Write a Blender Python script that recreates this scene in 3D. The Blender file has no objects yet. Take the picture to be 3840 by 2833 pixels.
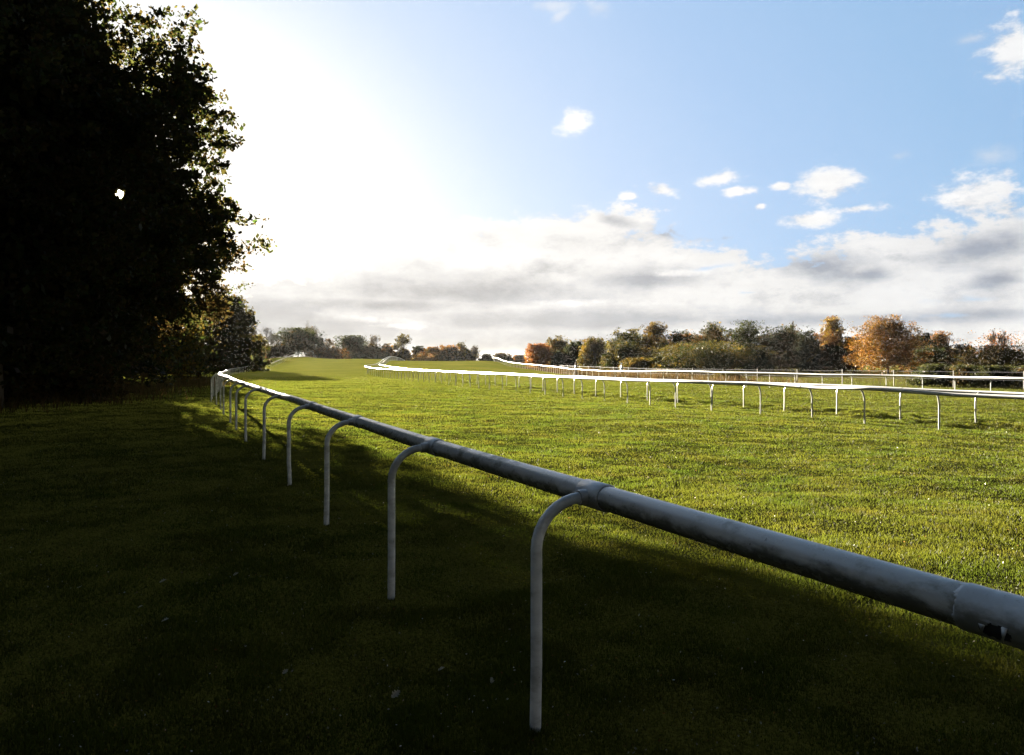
import bpy, bmesh, math, random
import numpy as np
from mathutils import Vector, Matrix

random.seed(7)
RNG = np.random.default_rng(11)
scene = bpy.context.scene
COL = scene.collection
R = math.radians
HAZE = 0.000026

# ------------------------------------------------------------------ camera
EYE = 1.67                      # eye height above the near turf
F = 3013.0                      # focal length in photo pixels (3840 wide)
cam_d = bpy.data.cameras.new('camera')
cam_d.sensor_width = 36.0
cam_d.lens = 36.0 * F / 3840.0
cam_d.shift_y = -(1416.5 - 1350.0) / 3840.0
cam_d.clip_start = 0.05
cam_d.clip_end = 20000
cam = bpy.data.objects.new('camera', cam_d)
cam.location = (0, 0, EYE)
cam.rotation_euler = (R(90), 0, 0)
COL.objects.link(cam)
scene.camera = cam

# ------------------------------------------------------------------ light
SUN_AZ = R(-26.0)               # left of straight ahead
SUN_EL = R(10.5)
sun_vec = Vector((math.sin(SUN_AZ) * math.cos(SUN_EL), math.cos(SUN_AZ) * math.cos(SUN_EL), math.sin(SUN_EL)))
sd = bpy.data.lights.new('sun', 'SUN')
sd.energy = 5.0
sd.angle = R(0.53)
sd.color = (1.0, 0.89, 0.70)
sun = bpy.data.objects.new('sun', sd)
sun.rotation_euler = (-sun_vec).to_track_quat('-Z', 'Y').to_euler()
COL.objects.link(sun)

scene.view_settings.view_transform = 'Standard'
scene.view_settings.look = 'None'
EXPO = 4.2
scene.view_settings.exposure = EXPO
scene.view_settings.gamma = 1.0
scene.view_settings.use_curve_mapping = False
scene.cycles.max_bounces = 6
scene.cycles.diffuse_bounces = 3
scene.cycles.transmission_bounces = 3
scene.cycles.volume_bounces = 1

# ------------------------------------------------------------------ node helper
class NT:
    def __init__(s, tree):
        s.t = tree
    def n(s, typ, **kw):
        nd = s.t.nodes.new(typ)
        for k, v in kw.items():
            setattr(nd, k, v)
        return nd
    def put(s, sock, v):
        if hasattr(v, 'is_output'):
            s.t.links.new(v, sock)
        elif v is not None:
            sock.default_value = v
    def m(s, op, a, b=None, c=None, clamp=False):
        nd = s.n('ShaderNodeMath', operation=op, use_clamp=clamp)
        s.put(nd.inputs[0], a)
        if b is not None: s.put(nd.inputs[1], b)
        if c is not None: s.put(nd.inputs[2], c)
        return nd.outputs[0]
    def vm(s, op, a, b=None, sc=None):
        nd = s.n('ShaderNodeVectorMath', operation=op)
        s.put(nd.inputs[0], a)
        if b is not None: s.put(nd.inputs[1], b)
        if sc is not None: s.put(nd.inputs['Scale'], sc)
        return nd.outputs['Value'] if op in ('DOT_PRODUCT', 'LENGTH', 'DISTANCE') else nd.outputs['Vector']
    def mix(s, f, a, b):
        nd = s.n('ShaderNodeMix', data_type='RGBA')
        s.put(nd.inputs['Factor'], f)
        s.put(nd.inputs['A'], a if hasattr(a, 'is_output') else (*a, 1) if len(a) == 3 else a)
        s.put(nd.inputs['B'], b if hasattr(b, 'is_output') else (*b, 1) if len(b) == 3 else b)
        return nd.outputs['Result']
    def noise(s, vec, scale, detail=4, rough=0.55, dist=0.0):
        nd = s.n('ShaderNodeTexNoise')
        s.put(nd.inputs['Vector'], vec)
        nd.inputs['Scale'].default_value = scale
        nd.inputs['Detail'].default_value = detail
        nd.inputs['Roughness'].default_value = rough
        nd.inputs['Distortion'].default_value = dist
        return nd
    def sstep(s, v, lo, hi, a=0.0, b=1.0):
        nd = s.n('ShaderNodeMapRange', interpolation_type='SMOOTHSTEP')
        s.put(nd.inputs['Value'], v)
        s.put(nd.inputs['From Min'], lo); s.put(nd.inputs['From Max'], hi)
        s.put(nd.inputs['To Min'], a); s.put(nd.inputs['To Max'], b)
        return nd.outputs[0]
    def ramp(s, fac, stops, interp='LINEAR'):
        nd = s.n('ShaderNodeValToRGB')
        s.put(nd.inputs[0], fac)
        cr = nd.color_ramp
        cr.interpolation = interp
        while len(cr.elements) < len(stops): cr.elements.new(0.5)
        for e, (p, c) in zip(cr.elements, stops):
            e.position = p
            e.color = (c, c, c, 1) if not isinstance(c, tuple) else (*c, 1)
        return nd.outputs[0]

def azel(px, py):
    """viewing angles (degrees) of a point given in the photo's 2239-wide view"""
    fx = 1757.0
    x = (px - 1119.5) / fx; z = (787.0 - py) / fx
    return math.degrees(math.atan2(x, 1)), math.degrees(math.atan2(z, math.hypot(x, 1)))

# ------------------------------------------------------------------ sky
W = bpy.data.worlds.new('World')
scene.world = W
W.use_nodes = True
nt = W.node_tree
nt.nodes.clear()
g = NT(nt)
tc = g.n('ShaderNodeTexCoord')
DIR = g.vm('NORMALIZE', tc.outputs['Generated'])
sx = g.n('ShaderNodeSeparateXYZ'); g.put(sx.inputs[0], DIR)
AZ = g.m('MULTIPLY', g.m('ARCTAN2', sx.outputs[0], sx.outputs[1]), 57.29578)
EL = g.m('MULTIPLY', g.m('ARCSINE', sx.outputs[2]), 57.29578)
sky = g.n('ShaderNodeTexSky', sky_type='NISHITA', sun_disc=False, sun_elevation=SUN_EL, sun_rotation=SUN_AZ,
          altitude=50, air_density=1.0, dust_density=0.6, ozone_density=1.4)
SKY = sky.outputs[0]
BG = 0.05                       # background strength; colours below are given as they should look
def rad(c, k=1.0):              # a radiance expressed at strength BG
    return tuple(v * k / (BG * 2 ** EXPO) for v in c)
# angle to the sun
dt = g.m('MINIMUM', g.vm('DOT_PRODUCT', DIR, tuple(sun_vec)), 1.0)
TH = g.m('MULTIPLY', g.m('ARCCOSINE', dt), 57.29578)
# thin veil of haze over the blue, whitening towards the sun
TH2 = g.m('ADD', TH, g.m('MULTIPLY', g.m('MAXIMUM', g.m('SUBTRACT', EL, 10.5), 0.0), 0.55))
veil = g.ramp(g.m('DIVIDE', TH2, 120.0), [(0.0, (1.0, .97, .91)), (15 / 120, (1.0, .98, .94)), (18.5 / 120, (.87, .89, .91)), (22 / 120, (.75, .81, .88)), (27 / 120, (.61, .71, .86)), (34 / 120, (.50, .63, .84)),
                                         (44 / 120, (.38, .54, .78)), (56 / 120, (.30, .48, .72)), (68 / 120, (.26, .43, .68)), (80 / 120, (.02, .04, .08)), (1.0, (0.0, .005, .012))])
base = g.vm('ADD', g.vm('SCALE', SKY, sc=0.016), g.vm('SCALE', veil, sc=1.08 / (BG * 2 ** EXPO)))
glow = g.m('MULTIPLY', 0.04, g.sstep(TH2, 22.0, 6.0))
disc = g.m('MULTIPLY', 14.0, g.m('EXPONENT', g.m('MULTIPLY', g.m('POWER', TH, 2.0), -1 / 0.22)))
base = g.vm('ADD', base, g.vm('SCALE', rad((1.0, 0.97, 0.90)), sc=g.m('ADD', glow, disc)))

# --- clouds, laid out by azimuth and elevation
cvec = g.n('ShaderNodeCombineXYZ')
g.put(cvec.inputs[0], g.m('MULTIPLY', AZ, 0.055)); g.put(cvec.inputs[1], g.m('MULTIPLY', EL, 0.10)); g.put(cvec.inputs[2], 3.7)
N1 = g.noise(cvec.outputs[0], 3.2, 8, 0.62).outputs[0]
N1 = g.m('SUBTRACT', N1, 0.5)
N2 = g.m('SUBTRACT', g.noise(cvec.outputs[0], 10.0, 8, 0.68).outputs[0], 0.5)
cv2 = g.n('ShaderNodeCombineXYZ')
g.put(cv2.inputs[0], g.m('MULTIPLY', AZ, 0.035)); g.put(cv2.inputs[1], g.m('MULTIPLY', EL, 0.22)); g.put(cv2.inputs[2], 9.1)
N3 = g.m('SUBTRACT', g.noise(cv2.outputs[0], 3.5, 7, 0.6).outputs[0], 0.5)
NN = g.m('ADD', N1, g.m('MULTIPLY', N2, 0.8))

def ellipse(px, py, rx, ry, rot=0.0):
    a, e = azel(px, py)
    a2, e2 = azel(px + rx, py); a3, e3 = azel(px, py - ry)
    RX = abs(a2 - a); RY = abs(e3 - e)
    dx = g.m('SUBTRACT', AZ, a); dy = g.m('SUBTRACT', EL, e)
    c, s_ = math.cos(R(rot)), math.sin(R(rot))
    X = g.m('DIVIDE', g.m('ADD', g.m('MULTIPLY', dx, c), g.m('MULTIPLY', dy, s_)), RX)
    Y = g.m('DIVIDE', g.m('SUBTRACT', g.m('MULTIPLY', dy, c), g.m('MULTIPLY', dx, s_)), RY)
    return g.m('SUBTRACT', 1.0, g.m('SQRT', g.m('ADD', g.m('MULTIPLY', X, X), g.m('MULTIPLY', Y, Y))))
def union(lst, nz, lo, hi, namp):
    acc = None
    for e in lst:
        v = ellipse(*e)
        acc = v if acc is None else g.m('MAXIMUM', acc, v)
    return g.sstep(g.m('ADD', acc, g.m('MULTIPLY', nz, namp)), lo, hi)

puffs = union([(1252, 268, 36, 26), (1565, 392, 66, 18, 4), (1612, 418, 34, 11), (1448, 415, 44, 15, -8),
               (1818, 402, 78, 48, -6), (1885, 456, 75, 14), (1770, 480, 70, 17), (2130, 440, 110, 50, 10),
               (1378, 428, 20, 9), (1662, 452, 12, 7), (2215, 95, 70, 100), (1710, 407, 20, 9)], NN, -0.1, 0.8, 3.4)
wisps = union([(1215, 12, 70, 14), (1225, 35, 30, 10, 30), (1300, 15, 40, 20, -20), (2130, 85, 70, 14), (2165, 338, 60, 26),
               (1965, 340, 45, 12)], NN, 0.0, 1.3, 3.2)
# top edge of the low cloud bank
tops = [(540, 640), (800, 560), (1000, 480), (1200, 445), (1300, 450), (1400, 480), (1500, 500), (1600, 530), (1650, 552), (1800, 545),
        (1900, 520), (2050, 485), (2200, 440), (2300, 420)]
a0, a1 = -35.0, 40.0
stops = []
for (px, py) in tops:
    a, e = azel(px, py)
    stops.append(((a - a0) / (a1 - a0), e / 20.0))
stops = [(0.0, stops[0][1])] + stops + [(1.0, stops[-1][1])]
ETOP = g.m('MULTIPLY', g.ramp(g.m('DIVIDE', g.m('SUBTRACT', AZ, a0), a1 - a0), stops), 20.0)
bank = g.sstep(g.m('SUBTRACT', g.m('ADD', ETOP, g.m('MULTIPLY', NN, 7.0)), EL), -0.3, 0.9)
gaps = union([(1560, 585, 100, 10, 6), (2130, 655, 120, 16), (2080, 690, 80, 9), (2230, 470, 30, 20), (1640, 640, 40, 6)], NN, 0.2, 1.2, 2.4)
bank = g.m('MULTIPLY', bank, g.m('SUBTRACT', 1.0, g.m('MULTIPLY', gaps, 0.8)))
# the side of each billow away from the sun is greyer
cvo = g.n('ShaderNodeCombineXYZ')
g.put(cvo.inputs[0], g.m('MULTIPLY', g.m('SUBTRACT', AZ, 1.3), 0.055)); g.put(cvo.inputs[1], g.m('MULTIPLY', g.m('ADD', EL, 1.1), 0.10)); g.put(cvo.inputs[2], 3.7)
O1 = g.m('SUBTRACT', g.noise(cvo.outputs[0], 3.2, 8, 0.62).outputs[0], 0.5)
O2 = g.m('SUBTRACT', g.noise(cvo.outputs[0], 10.0, 8, 0.68).outputs[0], 0.5)
SHD = g.m('SUBTRACT', g.m('ADD', O1, g.m('MULTIPLY', O2, 0.8)), NN)
# shaded undersides and grey layers
grey = union([(1790, 585, 140, 40, -10), (2150, 548, 150, 45, 12), (1490, 512, 80, 16, -10), (1345, 483, 45, 14, -15), (1580, 520, 50, 16),
              (1000, 640, 420, 42), (700, 725, 420, 60), (850, 668, 330, 26), (1400, 610, 170, 30), (1250, 700, 620, 34), (1900, 600, 60, 22), (1750, 700, 420, 26), (2150, 690, 160, 26),
              (1200, 760, 700, 50), (620, 690, 170, 50), (2180, 610, 70, 24), (540, 378, 26, 12)], g.m('ADD', NN, N3), -0.35, 1.1, 1.7)
streak = union([(800, 697, 130, 11, -4), (1380, 662, 210, 9, 0), (1540, 640, 150, 12), (1700, 655, 170, 14), (870, 712, 60, 8),
                (2020, 640, 90, 14), (1480, 598, 110, 12)], g.m('ADD', NN, N3), 0.0, 1.0, 1.6)
near_sun = g.sstep(TH, 30.0, 14.0)
detail = g.m('ADD', g.m('MULTIPLY', NN, 0.5), g.m('MULTIPLY', N3, 0.6))
gcol = g.mix(g.sstep(TH, 18.0, 55.0), rad((0.62, 0.61, 0.60)), rad((0.37, 0.415, 0.49)))
gcol = g.vm('SCALE', gcol, sc=g.m('ADD', 1.0, detail))
wcol = g.mix(g.sstep(TH, 20.0, 60.0), rad((1.0, .98, .94)), rad((0.80, 0.81, 0.82)))
wcol = g.vm('SCALE', wcol, sc=g.m('ADD', 1.0, g.m('MULTIPLY', detail, 0.5)))
gf = g.m('ADD', g.m('MULTIPLY', g.m('MULTIPLY', grey, g.m('SUBTRACT', 1.0, streak)), 1.15), g.m('MULTIPLY', SHD, 1.5), clamp=True)
bcol = g.mix(gf, wcol, gcol)
# cloud near the sun still takes the glow
bglow = g.vm('SCALE', rad((1.0, 0.96, 0.88)), sc=g.m('MULTIPLY', g.sstep(TH, 32.0, 14.0), g.sstep(EL, 6.5, 11.0, 0.0, 0.25)))
bcol = g.vm('ADD', bcol, bglow)
col = g.mix(g.m('MULTIPLY', wisps, 0.45), base, wcol)
col = g.mix(puffs, col, g.mix(g.m('MULTIPLY', SHD, 1.6, clamp=True), g.vm('SCALE', wcol, sc=1.12), gcol))
col = g.mix(bank, col, bcol)
bgn = g.n('ShaderNodeBackground'); g.put(bgn.inputs[0], col); bgn.inputs[1].default_value = BG
out = g.n('ShaderNodeOutputWorld'); nt.links.new(bgn.outputs[0], out.inputs[0])
W.cycles.sampling_method = 'MANUAL'
W.cycles.sample_map_resolution = 1024

# ------------------------------------------------------------------ tagging
def tag(o, label=None, cat=None, group=None, kind=None):
    if label: o['label'] = label
    if cat: o['category'] = cat
    if group: o['group'] = group
    if kind: o['kind'] = kind
    return o
def empty(name, loc):
    o = bpy.data.objects.new(name, None)
    o.location = loc
    o.empty_display_size = 0.2
    COL.objects.link(o)
    return o
def link(name, me, parent=None, loc=None):
    o = bpy.data.objects.new(name, me)
    COL.objects.link(o)
    if parent is not None:
        o.parent = parent
    if loc is not None:
        o.location = loc
    return o

# ------------------------------------------------------------------ terrain
def P(px, py, d):
    """photo pixel (3840 scale) + distance ahead -> world point"""
    return ((px - 1920) / F * d, d, EYE - (py - 1350) / F * d)

RH = 1.05   # rail height
ctrl = [(0, 0, 0), (0.1, 3.56, 0), (-.84, 5.63, 0), (-1.83, 7.97, 0), (-2.96, 10.7, 0), (-4.2, 13.6, 0), (-6.45, 18.8, 0), (-10.7, 29.3, 0), (-14.4, 41, -.02),
        (3, 2, 0), (-3, 2, 0), (0, -3, 0), (-8, 8, 0), (5, 8, -.03), (2, 14, -.08), (6, 18, -.2), (-2, 25, -.1), (-5, 40, -.2),
        (-16, 20, 0), (-20, 31, .05), (-23, 43, 0), (-30, 70, -.3), (-40, 100, -.5), (-52, 135, -.7), (-70, 160, -.3),
        (-20, 0, 0), (0, -30, 0), (30, -25, 0), (-40, 30, 0), (-60, 70, 0), (18, 10, -.2),
        (24, 42, -.3), (30, 30, -.3), (40, 110, -.62), (70, 110, -.5), (22, 110, -.6), (60, 40, -.3), (9, 80, -.55),
        (-10, 80, -.45), (-18, 95, -.5), (0, 120, -.3), (0, 150, .3), (15, 150, -.4), (25, 200, -.5), (-45, 160, -.3), (-52, 200, .9), (-77, 228, 1.2), (-84, 255, 1.8), (-68, 190, .1)]
near_pts = []                   # (x, y, ground z) control of the near rail
near_far = [(848, 1390, 80), (860, 1386.5, 105), (877, 1383, 130), (911, 1378, 146), (960, 1371, 160), (985, 1371.5, 172), (1014, 1365, 187), (1059, 1347, 212),
            (1112, 1328, 238), (1130, 1326, 250), (1157, 1328, 262), (1222, 1343, 290)]
A_far = [(1371, 1375.5, 117), (1378, 1371, 130), (1412, 1365.5, 150), (1438, 1348, 178), (1457, 1339, 202), (1473, 1337, 225), (1490, 1342, 250)]
B_far = [(1427, 1370, 137), (1436, 1360, 152), (1449, 1348, 172), (1464, 1339.5, 194), (1480, 1338.5, 216), (1497, 1343, 240), (1519, 1352, 268)]
C_all = [(3840, 1421, 38.5), (3620, 1416, 42), (3447, 1411, 45.5), (3159, 1407, 50.5), (2935, 1401, 55.5), (2762, 1397.6, 60), (2617, 1394, 65),
         (2502, 1391, 70), (2409, 1392, 74.5), (2322, 1392, 79), (2252, 1391, 84), (2161, 1386, 95), (2108, 1379, 110), (2027, 1371, 138), (1947, 1363.5, 168),
         (1893.6, 1355, 194), (1869.5, 1345.6, 210), (1857, 1342, 222), (1848, 1342, 232)]
for (px, py, d) in near_far + A_far[1:] + B_far + C_all:
    x, y, z = P(px, py, d); ctrl.append((x, y, z - RH))
for (px, fy, h) in [(3543, 1621, 144), (3272, 1598, 135), (3038, 1572, 122), (2855, 1556, 113), (2557, 1533, 101), (2324, 1512, 86), (2149, 1494, 76.5), (2009, 1480, 69), (1892, 1467, 62.5),
                    (1804, 1460, 58), (1669, 1443, 49), (1590, 1435, 44), (1514, 1427, 39), (1445, 1418.5, 33), (1395, 1408.5, 28.5)]:
    d = F * RH / h; x, y, z = P(px, fy, d); ctrl.append((x, y, z))
for (px, fy, h) in [(3624, 1596, 125), (3050, 1549, 103), (2669, 1519, 85), (2393, 1497, 74), (2106, 1473, 62), (1861, 1449, 49.5), (1645, 1428, 37), (1560, 1418, 30)]:
    d = F * RH / h; x, y, z = P(px, fy, d); ctrl.append((x, y, z))
for (px, py, d) in [(1340, 1348.5, 205), (1500, 1353.6, 200), (1600, 1354.5, 196), (1700, 1356, 193), (1800, 1357.5, 190), (1250, 1348, 222)]:
    ctrl.append(P(px, py, d))
for a in range(-180, 180, 30):
    for r_, z in ((600, -2.0), (2500, -4.0)):
        ctrl.append((math.sin(R(a)) * r_, math.cos(R(a)) * r_, z))
for (x, y, z) in [(-20, 290, 0.4), (20, 290, -.6), (70, 300, -1), (-110, 300, 1.0), (-160, 250, 1), (-60, 310, .6)]:
    ctrl.append((x, y, z))
CT = np.array(ctrl, float)
def lp(x, y):
    rr = np.hypot(x, y) + 2.0
    a = np.arctan2(x, y)
    k = np.clip(np.log(rr) - 1.0, 0, None)
    # a log-distance polar map, so near detail and far detail weigh alike
    return np.stack([np.sin(a) * np.log(rr) * 1.6, np.cos(a) * np.log(rr) * 1.6], -1)
CP = lp(CT[:, 0], CT[:, 1])
def phi(r): return np.where(r > 1e-9, r * r * np.log(r + 1e-12), 0.0)
n = len(CT)
K = phi(np.linalg.norm(CP[:, None] - CP[None], axis=-1)) + np.eye(n) * 2e-4
Q = np.concatenate([np.ones((n, 1)), CP], 1)
M = np.block([[K, Q], [Q.T, np.zeros((3, 3))]])
SOL = np.linalg.solve(M, np.concatenate([CT[:, 2], np.zeros(3)]))
def vnoise(x, y, seed=0):
    """smooth value noise"""
    xi = np.floor(x).astype(np.int64); yi = np.floor(y).astype(np.int64)
    fx = x - xi; fy = y - yi
    fx = fx * fx * (3 - 2 * fx); fy = fy * fy * (3 - 2 * fy)
    def h(a, b):
        v = np.sin(a * 127.1 + b * 311.7 + seed * 74.7) * 43758.5453
        return v - np.floor(v)
    return (h(xi, yi) * (1 - fx) + h(xi + 1, yi) * fx) * (1 - fy) + (h(xi, yi + 1) * (1 - fx) + h(xi + 1, yi + 1) * fx) * fy - 0.5
B_line = None
def poach(x, y):
    """1 inside the hoof-cut strip that runs along the second rail"""
    t = np.clip((y - 8) / 110.0, 0, 1)
    xc = np.interp(y, [0, 12, 25, 40, 55, 62, 93, 120], [27, 21, 15.2, 8.6, 2.6, .6, -8, -16])
    return np.exp(-((x - xc) / (2.6)) ** 2) * np.clip((y - 5) / 5, 0, 1) * np.clip((115 - y) / 30, 0, 1)
def ground(x, y):
    x = np.atleast_1d(np.asarray(x, float)); y = np.atleast_1d(np.asarray(y, float))
    z = np.zeros(x.shape)
    for s in range(0, len(x), 20000):
        p = lp(x[s:s + 20000], y[s:s + 20000])
        Kx = phi(np.linalg.norm(p[:, None] - CP[None], axis=-1))
        z[s:s + 20000] = Kx @ SOL[:n] + SOL[n] + p @ SOL[n + 1:]
    z += 0.045 * vnoise(x / 1.7, y / 1.7, 1) + 0.034 * vnoise(x / 0.6, y / 0.6, 2) + 0.014 * vnoise(x / .27, y / .27, 3)
    z += poach(x, y) * (0.26 * vnoise(x / 0.8, y / 0.8, 5) + 0.14 * vnoise(x / 0.35, y / 0.35, 6))
    return z
def gz(x, y): return float(ground(x, y)[0])

def np_mesh(name, verts, faces, smooth=False):
    me = bpy.data.meshes.new(name)
    verts = np.asarray(verts, np.float32); faces = np.asarray(faces, np.int32)
    k = faces.shape[1]
    me.vertices.add(len(verts)); me.vertices.foreach_set('co', verts.ravel())
    me.loops.add(faces.size); me.loops.foreach_set('vertex_index', faces.ravel())
    me.polygons.add(len(faces))
    me.polygons.foreach_set('loop_start', np.arange(0, faces.size, k, dtype=np.int32))
    if smooth: me.polygons.foreach_set('use_smooth', np.ones(len(faces), bool))
    me.update(calc_edges=True)
    return me

# polar sheet round the camera, finer ahead
front_a = np.radians(np.arange(-44, 44.01, 0.22))
rest_a = np.radians(np.arange(46, 315, 3.0))
ANG = np.concatenate([front_a, rest_a])
RAD = [0.6]
while RAD[-1] < 9000:
    r_ = RAD[-1]
    RAD.append(r_ * (1.012 if r_ < 340 else 1.06))
RAD = np.array(RAD)
AA, RR = np.meshgrid(ANG, RAD, indexing='ij')
gx = (np.sin(AA) * RR).ravel(); gy = (np.cos(AA) * RR).ravel()
gzv = ground(gx, gy)
nA, nR = AA.shape
vid = np.arange(nA * nR).reshape(nA, nR)
a_ = vid; b_ = np.roll(vid, -1, axis=0)
quads = np.stack([a_[:, :-1], a_[:, 1:], b_[:, 1:], b_[:, :-1]], -1).reshape(-1, 4)
V = np.stack([gx, gy, gzv], 1)
me = np_mesh('ground', V, quads, True)
bm = bmesh.new(); bm.from_mesh(me); bm.verts.ensure_lookup_table()
bm.faces.new([bm.verts[int(i)] for i in vid[::-1, 0]]); bm.normal_update(); bm.to_mesh(me); bm.free()
ground_obj = link('ground', me)
tag(ground_obj, kind='structure')

# how dry (straw coloured) the turf is, by place: the rough beyond the far rail and under the wood
Cx = np.array([P(*c)[0] for c in C_all]); Cy = np.array([c[2] for c in C_all])
def dryness(x, y):
    xc = np.interp(y, [0, 20] + list(Cy), [50, 35] + list(Cx))
    d = x - xc
    v = np.clip((d - 1.0) / 2.5, 0, 1) * np.clip((d + 40) / 10, 0, 1)
    v = v * np.clip((215 - y) / 20, 0, 1)
    return v * np.clip(1.0 + 0.5 * vnoise(x / 5, y / 5, 9), 0.3, 1)
at = me.attributes.new('dry', 'FLOAT', 'POINT')
at.data.foreach_set('value', dryness(gx, gy).astype(np.float32))
# bare thatch where the turf is built blade by blade, closed sward beyond
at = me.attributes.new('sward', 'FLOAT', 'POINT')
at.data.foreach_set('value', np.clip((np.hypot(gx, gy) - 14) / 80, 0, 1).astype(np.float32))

# ------------------------------------------------------------------ materials
def mat(name):
    m = bpy.data.materials.new(name); m.use_nodes = True
    m.node_tree.nodes.clear()
    return m, NT(m.node_tree)
def finish(m, g, sh):
    o = g.n('ShaderNodeOutputMaterial'); g.t.links.new(sh, o.inputs[0])
    return m
def addsh(g, a, b):
    nd = g.n('ShaderNodeAddShader'); g.t.links.new(a, nd.inputs[0]); g.t.links.new(b, nd.inputs[1]); return nd.outputs[0]
def mixsh(g, f, a, b):
    nd = g.n('ShaderNodeMixShader'); g.put(nd.inputs[0], f); g.t.links.new(a, nd.inputs[1]); g.t.links.new(b, nd.inputs[2]); return nd.outputs[0]

def grass_colour(g, pos):
    big = g.noise(pos, 0.12, 4, 0.6).outputs[0]
    med = g.noise(pos, 1.3, 4, 0.6).outputs[0]
    c = g.mix(g.sstep(med, 0.38, 0.66), (0.100, 0.115, 0.018), (0.135, 0.138, 0.026))
    c = g.mix(g.sstep(big, 0.36, 0.68), c, (0.155, 0.150, 0.030))
    return c
# turf sheet: what is seen of a lawn from afar is the sides of upright blades, so the
# shading normals lie mostly sideways and half of the light comes through
m_turf, g = mat('turf')
geo = g.n('ShaderNodeNewGeometry')
pos = geo.outputs['Position']
c = grass_colour(g, pos)
dry = g.n('ShaderNodeAttribute', attribute_name='dry').outputs['Fac']
c = g.mix(dry, c, g.mix(g.sstep(g.noise(pos, 0.5, 4).outputs[0], .4, .65), (0.085, 0.066, 0.034), (0.07, 0.058, 0.026)))
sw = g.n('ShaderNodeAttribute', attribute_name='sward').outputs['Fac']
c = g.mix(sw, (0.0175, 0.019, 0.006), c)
nv = g.noise(pos, 38.0, 2, 0.6).outputs['Color']
nv = g.vm('SUBTRACT', nv, (0.5, 0.5, 0.5))
nv = g.vm('MULTIPLY', nv, (5.0, 5.0, 0.0))
nv2 = g.vm('MULTIPLY', g.vm('SUBTRACT', g.noise(pos, 3.0, 3, 0.6).outputs['Color'], (0.5, 0.5, 0.5)), (2.0, 2.0, 0.0))
nrm = g.vm('NORMALIZE', g.vm('ADD', g.vm('ADD', nv, nv2), (0, 0, 0.55)))
d1 = g.n('ShaderNodeBsdfDiffuse'); g.put(d1.inputs['Color'], g.vm('SCALE', c, sc=0.38)); g.put(d1.inputs['Normal'], nrm)
t1 = g.n('ShaderNodeBsdfTranslucent'); g.put(t1.inputs['Color'], g.vm('MULTIPLY', c, (.8, .8, 0.55))); g.put(t1.inputs['Normal'], nrm)
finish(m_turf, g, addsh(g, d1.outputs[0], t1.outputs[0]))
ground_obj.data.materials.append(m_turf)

def leaf_mat(name, trans=0.5, spec=0.25, tint=(1.2, 1.15, 0.7), rough=0.45, dm=1.0, sheen=0.0):
    m, g = mat(name)
    at = g.n('ShaderNodeAttribute', attribute_name='tone')
    c = at.outputs['Color']
    d1 = g.n('ShaderNodeBsdfDiffuse'); g.put(d1.inputs['Color'], g.vm('SCALE', c, sc=dm))
    t1 = g.n('ShaderNodeBsdfTranslucent'); g.put(t1.inputs['Color'], g.vm('MULTIPLY', c, tint))
    s = mixsh(g, trans, d1.outputs[0], t1.outputs[0])
    gl = g.n('ShaderNodeBsdfGlossy'); gl.inputs['Roughness'].default_value = rough
    fr = g.n('ShaderNodeFresnel'); fr.inputs[0].default_value = 1.4
    s = mixsh(g, g.m('MULTIPLY', fr.outputs[0], spec), s, gl.outputs[0])
    if sheen:       # waxy bloom of the blades
        g2 = g.n('ShaderNodeBsdfGlossy'); g2.inputs['Roughness'].default_value = 0.55
        g.put(g2.inputs['Color'], g.mix(0.45, c, (.10, .11, .05)))
        s = mixsh(g, sheen, s, g2.outputs[0])
    return finish(m, g, s)
m_leaf = leaf_mat('leaf', 0.45, 0.02)
m_blade = leaf_mat('grass_blade', 0.55, 0.012, (1.3, 1.25, 0.8), 0.5, .75, 0)
m_litter = leaf_mat('dead_leaf', 0.3, 0.1, (1, 1, 1))

m_bark, g = mat('bark')
geo = g.n('ShaderNodeNewGeometry')
nz = g.noise(g.vm('MULTIPLY', geo.outputs['Position'], (1, 1, .25)), 9, 5).outputs[0]
b = g.n('ShaderNodeBsdfDiffuse'); g.put(b.inputs[0], g.mix(nz, (0.035, 0.028, 0.02), (0.12, 0.10, 0.075)))
finish(m_bark, g, b.outputs[0])

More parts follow.
